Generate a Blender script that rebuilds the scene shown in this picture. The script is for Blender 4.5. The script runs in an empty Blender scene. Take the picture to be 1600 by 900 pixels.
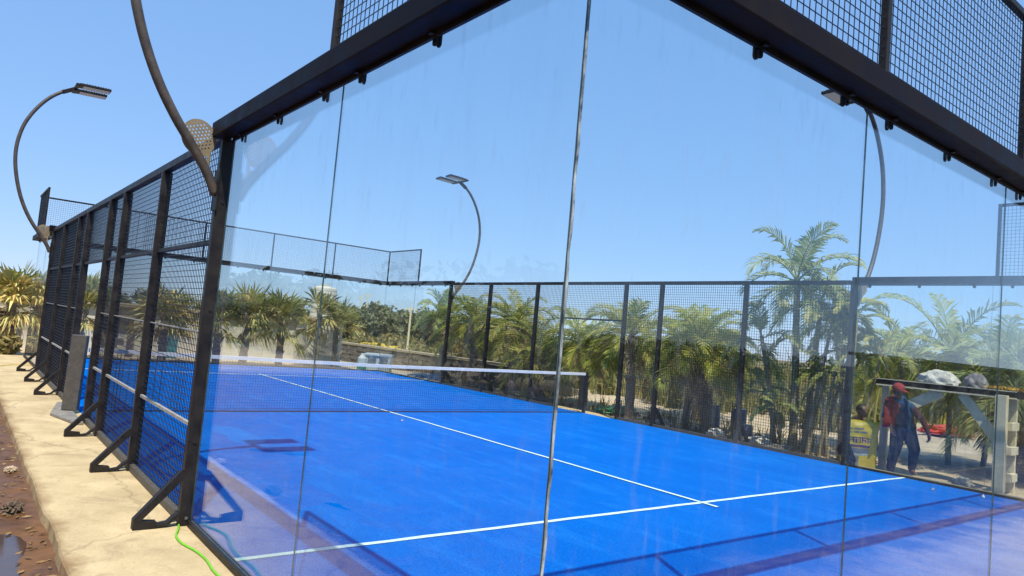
import bpy, bmesh, math, random
from mathutils import Vector, Matrix, noise
R = math.radians
C = bpy.context.scene
col = C.collection
rnd = random.Random(7)

# ------------------------------------------------------------------ camera
cam_d = bpy.data.cameras.new('camera'); cam = bpy.data.objects.new('camera', cam_d); col.objects.link(cam)
right = Vector((0.7812647, -0.6179705, 0.0879654)); up = Vector((-0.1095886, 0.0029411, 0.9939727)); fwd = Vector((0.6145045, 0.7861958, 0.0654248))
m = Matrix((right, up, -fwd)).transposed().to_4x4()
m.translation = Vector((-1.5429, -1.6951, 1.6347))
cam.matrix_world = m
cam_d.sensor_width = 36.0; cam_d.lens = 1109.0 / 1600 * 36.0
cam_d.clip_start = 0.05; cam_d.clip_end = 3000
C.camera = cam
# ------------------------------------------------------------------ world and sun
SUN = Vector((-0.25, -0.50, 1.0)).normalized()
w = bpy.data.worlds.new('World'); C.world = w; w.use_nodes = True
nt = w.node_tree; bg = nt.nodes['Background']
sky = nt.nodes.new('ShaderNodeTexSky'); sky.sky_type = 'NISHITA'; sky.sun_disc = False
sky.sun_elevation = math.asin(SUN.z); sky.sun_rotation = math.atan2(SUN.x, SUN.y)
sky.air_density = 1.0; sky.dust_density = 0.0; sky.ozone_density = 2.5; sky.altitude = 20
gm = nt.nodes.new('ShaderNodeGamma'); gm.inputs['Gamma'].default_value = 0.72      # the phone's tone curve flattens the sky
nt.links.new(sky.outputs['Color'], gm.inputs['Color']); sc_ = nt.nodes.new('ShaderNodeVectorMath'); sc_.operation = 'MULTIPLY_ADD'; sc_.inputs[1].default_value = (.6, .6, .6); sc_.inputs[2].default_value = (.574, 1.47, 3.22)
nt.links.new(gm.outputs['Color'], sc_.inputs[0]); nt.links.new(sc_.outputs['Vector'], bg.inputs['Color']); bg.inputs['Strength'].default_value = 0.15
sl = bpy.data.lights.new('sun', 'SUN'); sl.energy = 4.6; sl.angle = R(0.5); sl.color = (1.0, 0.91, 0.77)
so = bpy.data.objects.new('sun', sl); col.objects.link(so)
so.rotation_euler = SUN.to_track_quat('Z', 'Y').to_euler(); so.location = SUN * 60
C.view_settings.view_transform = 'Standard'; C.view_settings.look = 'None'
C.view_settings.exposure = 0.3; C.view_settings.gamma = 1.0
C.render.engine = 'CYCLES'
C.cycles.use_denoising = True
C.cycles.transparent_max_bounces = 48; C.cycles.max_bounces = 10; C.cycles.glossy_bounces = 5; C.cycles.diffuse_bounces = 4
C.cycles.caustics_reflective = False; C.cycles.caustics_refractive = False

# ------------------------------------------------------------------ helpers
def tag(o, label=None, cat=None, group=None, kind=None):
    if label: o['label'] = label
    if cat: o['category'] = cat
    if group: o['group'] = group
    if kind: o['kind'] = kind
    return o

def empty(name, loc=(0, 0, 0), rz=0.0, label=None, cat=None, group=None):
    o = bpy.data.objects.new(name, None); col.objects.link(o)
    o.location = loc; o.rotation_euler = (0, 0, rz); o.empty_display_size = 0.2
    return tag(o, label, cat, group)

def copy_tree(o, parent=None):
    c = o.copy(); col.objects.link(c)
    if parent is not None:
        c.parent = parent
    for ch in list(o.children):
        copy_tree(ch, c)
    return c

class MB:
    def __init__(s): s.v = []; s.f = []; s.mi = []
    def face(s, idx, mi=0): s.f.append(idx); s.mi.append(mi)
    def poly(s, pts, mi=0):
        n = len(s.v); s.v += [tuple(p) for p in pts]; s.face(list(range(n, n + len(pts))), mi)
    def box(s, a, b, mi=0, mis=None, M=None):
        x0, y0, z0 = [min(p, q) for p, q in zip(a, b)]; x1, y1, z1 = [max(p, q) for p, q in zip(a, b)]
        P = [(x0,y0,z0),(x1,y0,z0),(x1,y1,z0),(x0,y1,z0),(x0,y0,z1),(x1,y0,z1),(x1,y1,z1),(x0,y1,z1)]
        if M is not None: P = [tuple(M @ Vector(p)) for p in P]
        n = len(s.v); s.v += P
        for k, q in enumerate(((0,3,2,1),(4,5,6,7),(0,1,5,4),(2,3,7,6),(1,2,6,5),(3,0,4,7))):
            s.face([n + i for i in q], mis[k // 2] if mis else mi)
    def bar(s, p, q, w, h=None, mi=0, upv=(0, 0, 1)):
        h = h or w; p = Vector(p); q = Vector(q); d = q - p; L = d.length; d.normalize(); u = Vector(upv)
        if abs(d.dot(u)) > .99: u = Vector((0, 1, 0))
        sd = d.cross(u).normalized(); u = sd.cross(d)
        M = Matrix((sd, d, u)).transposed().to_4x4(); M.translation = p
        s.box((-w/2, 0, -h/2), (w/2, L, h/2), mi, M=M)
    def tube(s, pts, r, n=8, mi=0, cap=True):
        pts = [Vector(p) for p in pts]
        rr = r if isinstance(r, (list, tuple)) else [r] * len(pts)
        rings = []; side = None
        for i, p in enumerate(pts):
            d = (pts[min(i + 1, len(pts) - 1)] - pts[max(i - 1, 0)]).normalized()
            if side is None:
                side = d.cross(Vector((0, 0, 1)))
                if side.length < .1: side = d.cross(Vector((1, 0, 0)))
            side = (side - d * side.dot(d)).normalized(); u2 = side.cross(d)
            k = len(s.v)
            for j in range(n):
                a = 2 * math.pi * j / n
                s.v.append(tuple(p + (side * math.cos(a) + u2 * math.sin(a)) * rr[i]))
            rings.append(k)
        for a, b in zip(rings, rings[1:]):
            for j in range(n):
                s.face([a + j, a + (j + 1) % n, b + (j + 1) % n, b + j], mi)
        if cap:
            s.face([rings[0] + j for j in range(n)][::-1], mi); s.face([rings[-1] + j for j in range(n)], mi)
    def ico(s, c, r, sub=2, sc=(1, 1, 1), mi=0, nz=0.0, nf=1.0):
        bm = bmesh.new(); bmesh.ops.create_icosphere(bm, subdivisions=sub, radius=1.0)
        n = len(s.v); c = Vector(c)
        for v in bm.verts:
            p = v.co.copy()
            if nz: p *= 1 + nz * noise.noise(p * nf + c * 3.1)
            s.v.append((c.x + p.x * r * sc[0], c.y + p.y * r * sc[1], c.z + p.z * r * sc[2]))
        for f in bm.faces: s.face([n + v.index for v in f.verts], mi)
        bm.free()
    def build(s, name, mats, parent=None, smooth=False, origin=None, bevel=0):
        if not isinstance(mats, (list, tuple)): mats = [mats]
        o0 = Vector(origin) if origin is not None else (parent_world(parent) if parent is not None else Vector((0, 0, 0)))
        me = bpy.data.meshes.new(name)
        me.from_pydata([(x - o0.x, y - o0.y, z - o0.z) for x, y, z in s.v], [], s.f)
        for mt in mats: me.materials.append(mt)
        me.polygons.foreach_set('material_index', s.mi)
        if smooth: me.polygons.foreach_set('use_smooth', [True] * len(s.f))
        me.update()
        o = bpy.data.objects.new(name, me); col.objects.link(o)
        if parent is not None: o.parent = parent
        elif origin is not None: o.location = origin
        if bevel:
            b = o.modifiers.new('bevel', 'BEVEL'); b.width = bevel; b.segments = 2; b.limit_method = 'ANGLE'
        return o

def parent_world(p):
    v = Vector((0, 0, 0))
    while p is not None:
        v += p.location; p = p.parent
    return v

# ------------------------------------------------------------------ materials
def mat(name, c1, c2=None, scale=6.0, rough=0.7, metal=0.0, bump=0.0, bscale=None, detail=6, spec=0.5, stretch=None, ramp=(0.35, 0.65), rvar=0.0):
    mt = bpy.data.materials.new(name); mt.use_nodes = True
    t = mt.node_tree; b = t.nodes['Principled BSDF']
    b.inputs['Roughness'].default_value = rough; b.inputs['Metallic'].default_value = metal
    b.inputs['Specular IOR Level'].default_value = spec
    c2 = c2 or tuple(x * 0.75 for x in c1)
    tc = t.nodes.new('ShaderNodeTexCoord'); src = tc.outputs['Object']
    if stretch:
        mp = t.nodes.new('ShaderNodeMapping'); mp.inputs['Scale'].default_value = stretch
        t.links.new(src, mp.inputs['Vector']); src = mp.outputs['Vector']
    n = t.nodes.new('ShaderNodeTexNoise'); n.inputs['Scale'].default_value = scale; n.inputs['Detail'].default_value = detail; n.inputs['Roughness'].default_value = .65
    t.links.new(src, n.inputs['Vector'])
    r = t.nodes.new('ShaderNodeValToRGB'); r.color_ramp.elements[0].position = ramp[0]; r.color_ramp.elements[1].position = ramp[1]
    r.color_ramp.elements[0].color = (*c1, 1); r.color_ramp.elements[1].color = (*c2, 1)
    t.links.new(n.outputs['Fac'], r.inputs['Fac']); t.links.new(r.outputs['Color'], b.inputs['Base Color'])
    if rvar:
        mr = t.nodes.new('ShaderNodeMapRange'); mr.inputs['From Min'].default_value = .3; mr.inputs['From Max'].default_value = .7
        mr.inputs['To Min'].default_value = rough - rvar; mr.inputs['To Max'].default_value = rough + rvar
        t.links.new(n.outputs['Fac'], mr.inputs['Value']); t.links.new(mr.outputs['Result'], b.inputs['Roughness'])
    if bump:
        n2 = t.nodes.new('ShaderNodeTexNoise'); n2.inputs['Scale'].default_value = bscale or scale * 8; n2.inputs['Detail'].default_value = 4
        t.links.new(src, n2.inputs['Vector'])
        bp = t.nodes.new('ShaderNodeBump'); bp.inputs['Strength'].default_value = bump; bp.inputs['Distance'].default_value = 0.01
        t.links.new(n2.outputs['Fac'], bp.inputs['Height']); t.links.new(bp.outputs['Normal'], b.inputs['Normal'])
    return mt

def leaf_mat(name, cols, trans=0.45, rough=0.5):
    mt = bpy.data.materials.new(name); mt.use_nodes = True; t = mt.node_tree; b = t.nodes['Principled BSDF']; out = t.nodes['Material Output']
    g = t.nodes.new('ShaderNodeNewGeometry')
    r = t.nodes.new('ShaderNodeValToRGB'); els = r.color_ramp.elements
    while len(els) < len(cols): els.new(0.5)
    for i, c in enumerate(cols):
        els[i].position = i / (len(cols) - 1); els[i].color = (*c, 1)
    t.links.new(g.outputs['Random Per Island'], r.inputs['Fac'])
    tr = t.nodes.new('ShaderNodeBsdfTranslucent'); mx = t.nodes.new('ShaderNodeMixShader'); mx.inputs['Fac'].default_value = trans
    t.links.new(r.outputs['Color'], b.inputs['Base Color']); t.links.new(r.outputs['Color'], tr.inputs['Color'])
    b.inputs['Roughness'].default_value = rough; b.inputs['Specular IOR Level'].default_value = 0.4
    t.links.new(b.outputs['BSDF'], mx.inputs[1]); t.links.new(tr.outputs['BSDF'], mx.inputs[2]); t.links.new(mx.outputs['Shader'], out.inputs['Surface'])
    return mt

def glass_mat():
    mt = bpy.data.materials.new('toughened_glass'); mt.use_nodes = True; t = mt.node_tree; t.nodes.remove(t.nodes['Principled BSDF']); out = t.nodes['Material Output']
    N = t.nodes.new; L = t.links.new
    def math_(op, a, b=None):
        n = N('ShaderNodeMath'); n.operation = op
        for i, x in enumerate((a, b)):
            if x is None: continue
            if isinstance(x, (int, float)): n.inputs[i].default_value = x
            else: L(x, n.inputs[i])
        return n.outputs[0]
    g = N('ShaderNodeNewGeometry'); dp = N('ShaderNodeVectorMath'); dp.operation = 'DOT_PRODUCT'
    L(g.outputs['Incoming'], dp.inputs[0]); L(g.outputs['True Normal'], dp.inputs[1])
    c = math_('ABSOLUTE', dp.outputs['Value'])
    f = math_('MULTIPLY', math_('POWER', math_('SUBTRACT', 1.0, c), 5.0), 0.955)
    f = math_('ADD', f, 0.036)
    tr = N('ShaderNodeBsdfTransparent'); tr.inputs['Color'].default_value = (0.955, 0.985, 0.985, 1)
    gl = N('ShaderNodeBsdfGlossy'); gl.inputs['Roughness'].default_value = 0.0; gl.inputs['Color'].default_value = (1, 1, 1, 1)
    m1 = N('ShaderNodeMixShader'); L(f, m1.inputs['Fac']); L(tr.outputs[0], m1.inputs[1]); L(gl.outputs[0], m1.inputs[2])
    # dust film and wiped streaks
    tc = N('ShaderNodeTexCoord'); mp = N('ShaderNodeMapping'); mp.inputs['Scale'].default_value = (2.2, 2.2, 0.5); mp.inputs['Rotation'].default_value = (0.25, 0.2, 0.1)
    L(tc.outputs['Object'], mp.inputs['Vector'])
    n1 = N('ShaderNodeTexNoise'); n1.inputs['Scale'].default_value = 1.8; n1.inputs['Detail'].default_value = 8; n1.inputs['Roughness'].default_value = .7; n1.inputs['Distortion'].default_value = 0.6
    L(mp.outputs['Vector'], n1.inputs['Vector'])
    n2 = N('ShaderNodeTexNoise'); n2.inputs['Scale'].default_value = 13; n2.inputs['Detail'].default_value = 3; mp2 = N('ShaderNodeMapping'); mp2.inputs['Scale'].default_value = (1.6, 1.6, .35); mp2.inputs['Rotation'].default_value = (.7, .6, 0)
    L(tc.outputs['Object'], mp2.inputs['Vector']); L(mp2.outputs['Vector'], n2.inputs['Vector'])
    a = N('ShaderNodeMapRange'); a.inputs['From Min'].default_value = .48; a.inputs['From Max'].default_value = .8; a.inputs['To Min'].default_value = 0.0; a.inputs['To Max'].default_value = 0.045
    L(n1.outputs['Fac'], a.inputs['Value'])
    b = N('ShaderNodeMapRange'); b.inputs['From Min'].default_value = .60; b.inputs['From Max'].default_value = .74; b.inputs['To Min'].default_value = 0.0; b.inputs['To Max'].default_value = 0.075
    L(n2.outputs['Fac'], b.inputs['Value'])
    fac = math_('ADD', a.outputs['Result'], b.outputs['Result'])
    df = N('ShaderNodeBsdfDiffuse'); df.inputs['Color'].default_value = (0.62, 0.62, 0.6, 1)
    tl = N('ShaderNodeBsdfTranslucent'); tl.inputs['Color'].default_value = (0.62, 0.62, 0.6, 1)
    md = N('ShaderNodeMixShader'); md.inputs['Fac'].default_value = .5; L(df.outputs[0], md.inputs[1]); L(tl.outputs[0], md.inputs[2])
    m2 = N('ShaderNodeMixShader'); L(fac, m2.inputs['Fac']); L(m1.outputs[0], m2.inputs[1]); L(md.outputs[0], m2.inputs[2])
    L(m2.outputs[0], out.inputs['Surface'])
    return mt

M = {}
M['glass'] = glass_mat()
M['edge'] = mat('glass_edge', (0.03, 0.06, 0.065), (0.10, 0.16, 0.17), 40, rough=0.15, stretch=(1, 1, .2))
M['silicone'] = mat('silicone_with_glints', (0.04, 0.05, 0.055), (0.55, 0.6, 0.6), 22, rough=0.2, stretch=(1, 1, .45))  # pale flecks put glints into the colour of the dark bead
M['black'] = mat('black_powder_coat', (0.009, 0.008, 0.009), (0.030, 0.025, 0.022), 7, rough=0.5, bump=0.06, bscale=200, rvar=.12, spec=.25, detail=9)
M['beam'] = mat('black_beam_paint', (0.008, 0.006, 0.009), (0.020, 0.015, 0.016), 5, rough=0.5, bump=0.05, bscale=200, rvar=.12, spec=.06, detail=9)
M['wire'] = mat('black_wire', (0.012, 0.012, 0.013), None, 10, rough=0.45)
M['pipe'] = mat('weathered_pipe', (0.05, 0.04, 0.034), (0.095, 0.074, 0.056), 12, rough=0.5, bump=.1)
M['plate'] = mat('weathered_plate', (0.30, 0.24, 0.15), (0.22, 0.17, 0.10), 16, rough=0.5)
M['bolt'] = mat('zinc_bolt', (0.5, 0.5, 0.5), (0.35, 0.35, 0.35), 20, rough=.35, metal=.9)
M['white_tape'] = mat('white_tape', (0.80, 0.80, 0.80), (0.70, 0.70, 0.71), 5, rough=.6)
M['line'] = mat('line_paint', (0.70, 0.86, 0.83), (0.56, 0.76, 0.76), 9, rough=.8)
M['netting'] = mat('net_cord', (0.014, 0.014, 0.016), None, 10, rough=.8)
M['pad'] = mat('grey_post', (0.062, 0.055, 0.045), (0.10, 0.09, 0.075), 14, rough=.6, bump=.1)
M['grey_stone'] = mat('grey_flagstone', (0.28, 0.26, 0.22), (0.16, 0.15, 0.13), 9, rough=.85, bump=.3)
M['rail_grey'] = mat('sunlit_rail', (0.42, 0.41, 0.39), (0.28, 0.27, 0.25), 9, rough=.5)  # pale grey stands in for sunlight on the left fence rails
M['lens'] = mat('lamp_lens', (0.62, 0.58, 0.50), (0.45, 0.42, 0.36), 60, rough=.15)
M['white_wall'] = mat('white_limewash', (0.78, 0.73, 0.62), (0.62, 0.56, 0.45), 2.2, rough=.9, bump=.2, bscale=30)
M['coping'] = mat('tan_coping', (0.52, 0.42, 0.28), (0.40, 0.31, 0.20), 3, rough=.9)
M['dark'] = mat('dark_recess', (0.03, 0.03, 0.03), None, 4, rough=.5)
M['wood'] = mat('old_wood', (0.17, 0.12, 0.075), (0.09, 0.062, 0.04), 8, rough=.85, bump=.3, stretch=(1, 1, .2))
M['pale_wood'] = mat('pale_timber', (0.88, 0.77, 0.52), (0.74, 0.62, 0.40), 9, rough=.8, bump=.2, stretch=(1, 1, .25))
M['tank'] = mat('tank_plastic', (0.76, 0.72, 0.62), (0.64, 0.58, 0.48), 3, rough=.5)
M['stone_wall'] = mat('rubble_stone', (0.26, 0.21, 0.155), (0.13, 0.10, 0.075), 5, rough=.95, bump=.9, bscale=9)
M['yellow_tarp'] = mat('yellow_tarpaulin', (0.72, 0.50, 0.03), (0.55, 0.36, 0.02), 3, rough=.5)
M['pinkish'] = mat('faded_red_heap', (0.32, 0.16, 0.13), (0.22, 0.11, 0.09), 6, rough=.9)
M['white_plastic'] = mat('white_plastic', (0.72, 0.72, 0.69), (0.6, 0.6, 0.57), 4, rough=.45)
M['green_plastic'] = mat('green_plastic', (0.10, 0.36, 0.20), (0.08, 0.28, 0.16), 4, rough=.45)
M['grey_panel'] = mat('grey_panel', (0.22, 0.24, 0.25), None, 4, rough=.4)
M['blue_drum'] = mat('blue_drum', (0.035, 0.10, 0.21), (0.03, 0.08, 0.16), 5, rough=.45)
M['grey_drum'] = mat('grey_drum', (0.16, 0.18, 0.23), (0.10, 0.12, 0.16), 5, rough=.5)
M['sack_white'] = mat('white_sacking', (0.72, 0.69, 0.62), (0.55, 0.51, 0.44), 7, rough=.85, bump=.4, bscale=40)
M['rock'] = mat('pale_rock', (0.55, 0.50, 0.42), (0.36, 0.32, 0.26), 6, rough=.9, bump=.5)
M['red_tarp'] = mat('red_tarp', (0.55, 0.075, 0.045), (0.42, 0.05, 0.03), 5, rough=.6)
M['sack_yellow'] = mat('yellow_sack', (0.86, 0.60, 0.004), (0.74, 0.49, 0.003), 5, rough=.4, bump=.35, bscale=18)
M['sack_purple'] = mat('sack_print', (0.13, 0.04, 0.14), (0.19, 0.08, 0.18), 12, rough=.45)
M['sack_grey'] = mat('sack_grey_print', (0.20, 0.19, 0.23), (0.28, 0.25, 0.22), 14, rough=.5)
M['sack_pale'] = mat('sack_pale_print', (0.62, 0.66, 0.66), None, 12, rough=.5)
M['green_hose'] = mat('green_hose', (0.20, 0.62, 0.02), (0.16, 0.5, 0.015), 20, rough=.4)
M['yellow_rope'] = mat('yellow_rope', (0.7, 0.5, 0.03), None, 20, rough=.7)
M['orange_fruit'] = mat('orange_leaves', (0.72, 0.42, 0.04), (0.5, 0.28, 0.03), 9, rough=.8)
M['skin'] = mat('skin', (0.19, 0.095, 0.055), (0.15, 0.075, 0.042), 12, rough=.55)
M['shirt_blue'] = mat('blue_cloth', (0.03, 0.10, 0.21), (0.012, 0.05, 0.11), 14, rough=1, spec=.1, bump=.4, bscale=30)
M['trouser'] = mat('dark_cloth', (0.018, 0.014, 0.014), (0.045, 0.034, 0.03), 12, rough=1, spec=.1, bump=.4, bscale=30)
M['maroon'] = mat('maroon_cloth', (0.075, 0.018, 0.026), (0.05, 0.012, 0.018), 9, rough=.9)
M['red_cloth'] = mat('red_cloth', (0.40, 0.07, 0.06), (0.22, 0.03, 0.035), 22, rough=1, spec=.1, bump=.4, bscale=30)
M['orange_cloth'] = mat('orange_cloth', (0.62, 0.17, 0.06), (0.46, 0.11, 0.04), 12, rough=.9, bump=.4, bscale=30)
M['hair'] = mat('black_hair', (0.012, 0.010, 0.009), None, 30, rough=.6)
M['dark_wall'] = mat('dark_plaster', (0.11, 0.09, 0.06), (0.08, 0.065, 0.045), 3, rough=.9, bump=.3)
M['teal'] = mat('teal_board', (0.07, 0.26, 0.28), None, 6, rough=.6)
M['trunk_grey'] = mat('palm_trunk', (0.34, 0.265, 0.175), (0.17, 0.125, 0.08), 12, rough=.95, bump=.8, bscale=24, stretch=(1, 1, 2.5))
M['stem_green'] = mat('areca_stem', (0.36, 0.30, 0.16), (0.20, 0.165, 0.08), 5, rough=.8, bump=.4, bscale=20, stretch=(.6, .6, 4))
M['fan_green'] = leaf_mat('fan_leaf', [(0.437, 0.38, 0.092), (0.184, 0.218, 0.052), (0.31, 0.333, 0.069), (0.529, 0.437, 0.138), (0.391, 0.322, 0.115), (0.253, 0.276, 0.081)])
M['fan_dry'] = leaf_mat('dry_fan_leaf', [(0.75, 0.57, 0.176), (0.471, 0.295, 0.108), (0.75, 0.75, 0.275), (0.628, 0.413, 0.138), (0.75, 0.726, 0.315)], .2, .7)
M['feather_green'] = leaf_mat('feather_leaf', [(0.237, 0.292, 0.067), (0.419, 0.419, 0.09), (0.168, 0.241, 0.062), (0.699, 0.585, 0.142), (0.307, 0.367, 0.078)])
M['feather_blue'] = leaf_mat('blue_green_leaf', [(0.267, 0.354, 0.133), (0.435, 0.476, 0.162), (0.201, 0.276, 0.116), (0.668, 0.615, 0.22), (0.3, 0.369, 0.148)])
M['feather_lime'] = leaf_mat('lime_leaf', [(0.278, 0.351, 0.043), (0.434, 0.447, 0.07), (0.192, 0.271, 0.042), (0.574, 0.495, 0.104), (0.313, 0.351, 0.052)])
M['feather_dry'] = leaf_mat('dry_feather', [(0.459, 0.338, 0.162), (0.297, 0.203, 0.095), (0.567, 0.432, 0.23), (0.378, 0.257, 0.121)], .2, .7)
M['bush'] = leaf_mat('bush_leaf', [(0.045, 0.055, 0.022), (0.075, 0.085, 0.03), (0.10, 0.10, 0.035), (0.055, 0.065, 0.025)], .2, .7)
M['bush_far'] = leaf_mat('far_tree_leaf', [(0.154, 0.172, 0.098), (0.23, 0.228, 0.125), (0.306, 0.286, 0.146), (0.184, 0.194, 0.112)], .2, .8)  # distance haze put into the leaf colours, paler and greyer
M['scrub'] = leaf_mat('scrub_leaf', [(0.21, 0.18, 0.067), (0.33, 0.27, 0.09), (0.15, 0.15, 0.053), (0.42, 0.33, 0.12), (0.27, 0.196, 0.09)], .25, .8)
M['shrub'] = leaf_mat('olive_shrub', [(0.216, 0.23, 0.068), (0.324, 0.311, 0.095), (0.162, 0.189, 0.061), (0.459, 0.378, 0.135), (0.27, 0.284, 0.081)], .4, .7)
M['reed'] = leaf_mat('yellow_reed', [(0.515, 0.435, 0.081), (0.354, 0.338, 0.072), (0.676, 0.531, 0.129), (0.274, 0.29, 0.064)], .3, .7)
M['litter'] = leaf_mat('leaf_litter', [(0.28, 0.17, 0.06), (0.15, 0.08, 0.03), (0.36, 0.24, 0.10), (0.22, 0.12, 0.05)], .1, .8)

# turf: blue pile with sand drifts and brush marks
def turf_mat():
    mt = mat('blue_turf', (0.0, 0.122, 0.54), (0.0, 0.150, 0.61), 0.55, rough=.85, bump=.5, bscale=260, spec=.0, ramp=(.3, .7))
    t = mt.node_tree; b = t.nodes['Principled BSDF']; base = b.inputs['Base Color'].links[0].from_socket
    tc = t.nodes.new('ShaderNodeTexCoord'); mp = t.nodes.new('ShaderNodeMapping'); mp.inputs['Scale'].default_value = (2.2, .55, 1); mp.inputs['Rotation'].default_value = (0, 0, .5)
    t.links.new(tc.outputs['Object'], mp.inputs['Vector'])
    n = t.nodes.new('ShaderNodeTexNoise'); n.inputs['Scale'].default_value = 1.6; n.inputs['Detail'].default_value = 9; n.inputs['Roughness'].default_value = .72; n.inputs['Distortion'].default_value = .5
    t.links.new(mp.outputs['Vector'], n.inputs['Vector'])
    mr = t.nodes.new('ShaderNodeMapRange'); mr.inputs['From Min'].default_value = .50; mr.inputs['From Max'].default_value = .72; mr.inputs['To Max'].default_value = .42
    t.links.new(n.outputs['Fac'], mr.inputs['Value'])
    n3 = t.nodes.new('ShaderNodeTexNoise'); n3.inputs['Scale'].default_value = 60; n3.inputs['Detail'].default_value = 3; t.links.new(tc.outputs['Object'], n3.inputs['Vector'])
    m3 = t.nodes.new('ShaderNodeMapRange'); m3.inputs['From Min'].default_value = .25; m3.inputs['From Max'].default_value = .75; m3.inputs['To Min'].default_value = .66; m3.inputs['To Max'].default_value = 1.28
    t.links.new(n3.outputs['Fac'], m3.inputs['Value'])
    mx = t.nodes.new('ShaderNodeMix'); mx.data_type = 'RGBA'; t.links.new(mr.outputs['Result'], mx.inputs['Factor']); t.links.new(base, mx.inputs['A']); mx.inputs['B'].default_value = (0.02, 0.25, 0.76, 1)
    vm = t.nodes.new('ShaderNodeVectorMath'); vm.operation = 'SCALE'; t.links.new(mx.outputs['Result'], vm.inputs[0]); t.links.new(m3.outputs['Result'], vm.inputs['Scale'])
    t.links.new(vm.outputs['Vector'], b.inputs['Base Color'])
    return mt
M['turf'] = turf_mat()

def concrete_mat():
    mt = mat('dusty_concrete', (0.46, 0.36, 0.20), (0.62, 0.495, 0.285), 1.7, rough=.9, bump=.35, bscale=45, spec=.2, detail=9)
    t = mt.node_tree; b = t.nodes['Principled BSDF']; base = b.inputs['Base Color'].links[0].from_socket
    tc = t.nodes.new('ShaderNodeTexCoord')
    def layer(base, scale, lo, hi, amt, colr, dist=0.0):
        n = t.nodes.new('ShaderNodeTexNoise'); n.inputs['Scale'].default_value = scale; n.inputs['Detail'].default_value = 8; n.inputs['Roughness'].default_value = .7; n.inputs['Distortion'].default_value = dist
        t.links.new(tc.outputs['Object'], n.inputs['Vector'])
        mr = t.nodes.new('ShaderNodeMapRange'); mr.inputs['From Min'].default_value = lo; mr.inputs['From Max'].default_value = hi; mr.inputs['To Max'].default_value = amt
        t.links.new(n.outputs['Fac'], mr.inputs['Value'])
        mx = t.nodes.new('ShaderNodeMix'); mx.data_type = 'RGBA'; t.links.new(mr.outputs['Result'], mx.inputs['Factor']); t.links.new(base, mx.inputs['A']); mx.inputs['B'].default_value = (*colr, 1)
        return mx.outputs['Result']
    base = layer(base, 2.7, .52, .70, .6, (0.30, 0.21, 0.125), .8)
    base = layer(base, 42, .56, .68, .6, (0.22, 0.15, 0.08))
    base = layer(base, 95, .56, .66, .45, (0.70, 0.58, 0.38))
    base = layer(base, 11, .60, .72, .4, (0.26, 0.18, 0.10), .6)
    base = layer(base, 7, .62, .74, .45, (0.56, 0.45, 0.28), .4)
    vo = t.nodes.new('ShaderNodeTexVoronoi'); vo.feature = 'DISTANCE_TO_EDGE'; vo.inputs['Scale'].default_value = .42
    wp = t.nodes.new('ShaderNodeTexNoise'); wp.inputs['Scale'].default_value = 5; wp.inputs['Detail'].default_value = 6; t.links.new(tc.outputs['Object'], wp.inputs['Vector'])
    wa = t.nodes.new('ShaderNodeVectorMath'); wa.operation = 'MULTIPLY_ADD'; wa.inputs[1].default_value = (.22, .22, .22); t.links.new(wp.outputs['Color'], wa.inputs[0]); t.links.new(tc.outputs['Object'], wa.inputs[2]); t.links.new(wa.outputs['Vector'], vo.inputs['Vector'])
    ck = t.nodes.new('ShaderNodeMapRange'); ck.inputs['From Min'].default_value = .0025; ck.inputs['From Max'].default_value = .007; ck.inputs['To Min'].default_value = .32; ck.inputs['To Max'].default_value = 0.0; t.links.new(vo.outputs['Distance'], ck.inputs['Value'])
    mc = t.nodes.new('ShaderNodeMix'); mc.data_type = 'RGBA'; t.links.new(ck.outputs['Result'], mc.inputs['Factor']); t.links.new(base, mc.inputs['A']); mc.inputs['B'].default_value = (0.17, 0.12, 0.07, 1); base = mc.outputs['Result']
    # mud dried on to the outer edges of the slab, with dark damp patches
    sp = t.nodes.new('ShaderNodeSeparateXYZ'); t.links.new(tc.outputs['Object'], sp.inputs[0])
    nn_ = t.nodes.new('ShaderNodeTexNoise'); nn_.inputs['Scale'].default_value = 2.1; nn_.inputs['Detail'].default_value = 9; nn_.inputs['Roughness'].default_value = .72; t.links.new(tc.outputs['Object'], nn_.inputs['Vector'])
    def edge(sock, a, b_, amt, colr, base):
        ma = t.nodes.new('ShaderNodeMath'); ma.operation = 'MULTIPLY_ADD'; t.links.new(nn_.outputs['Fac'], ma.inputs[0]); ma.inputs[1].default_value = amt; t.links.new(sock, ma.inputs[2])
        mr = t.nodes.new('ShaderNodeMapRange'); mr.inputs['From Min'].default_value = a; mr.inputs['From Max'].default_value = b_; mr.inputs['To Max'].default_value = .85; t.links.new(ma.outputs[0], mr.inputs['Value'])
        mx = t.nodes.new('ShaderNodeMix'); mx.data_type = 'RGBA'; t.links.new(mr.outputs['Result'], mx.inputs['Factor']); t.links.new(base, mx.inputs['A']); mx.inputs['B'].default_value = (*colr, 1)
        return mx.outputs['Result']
    base = edge(sp.outputs['X'], -.47, -.60, .5, (0.26, 0.165, 0.08), base)
    base = edge(sp.outputs['Y'], -.05, -.5, 1.6, (0.11, 0.07, 0.04), base)
    t.links.new(base, b.inputs['Base Color'])
    return mt
M['concrete'] = concrete_mat()

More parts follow.
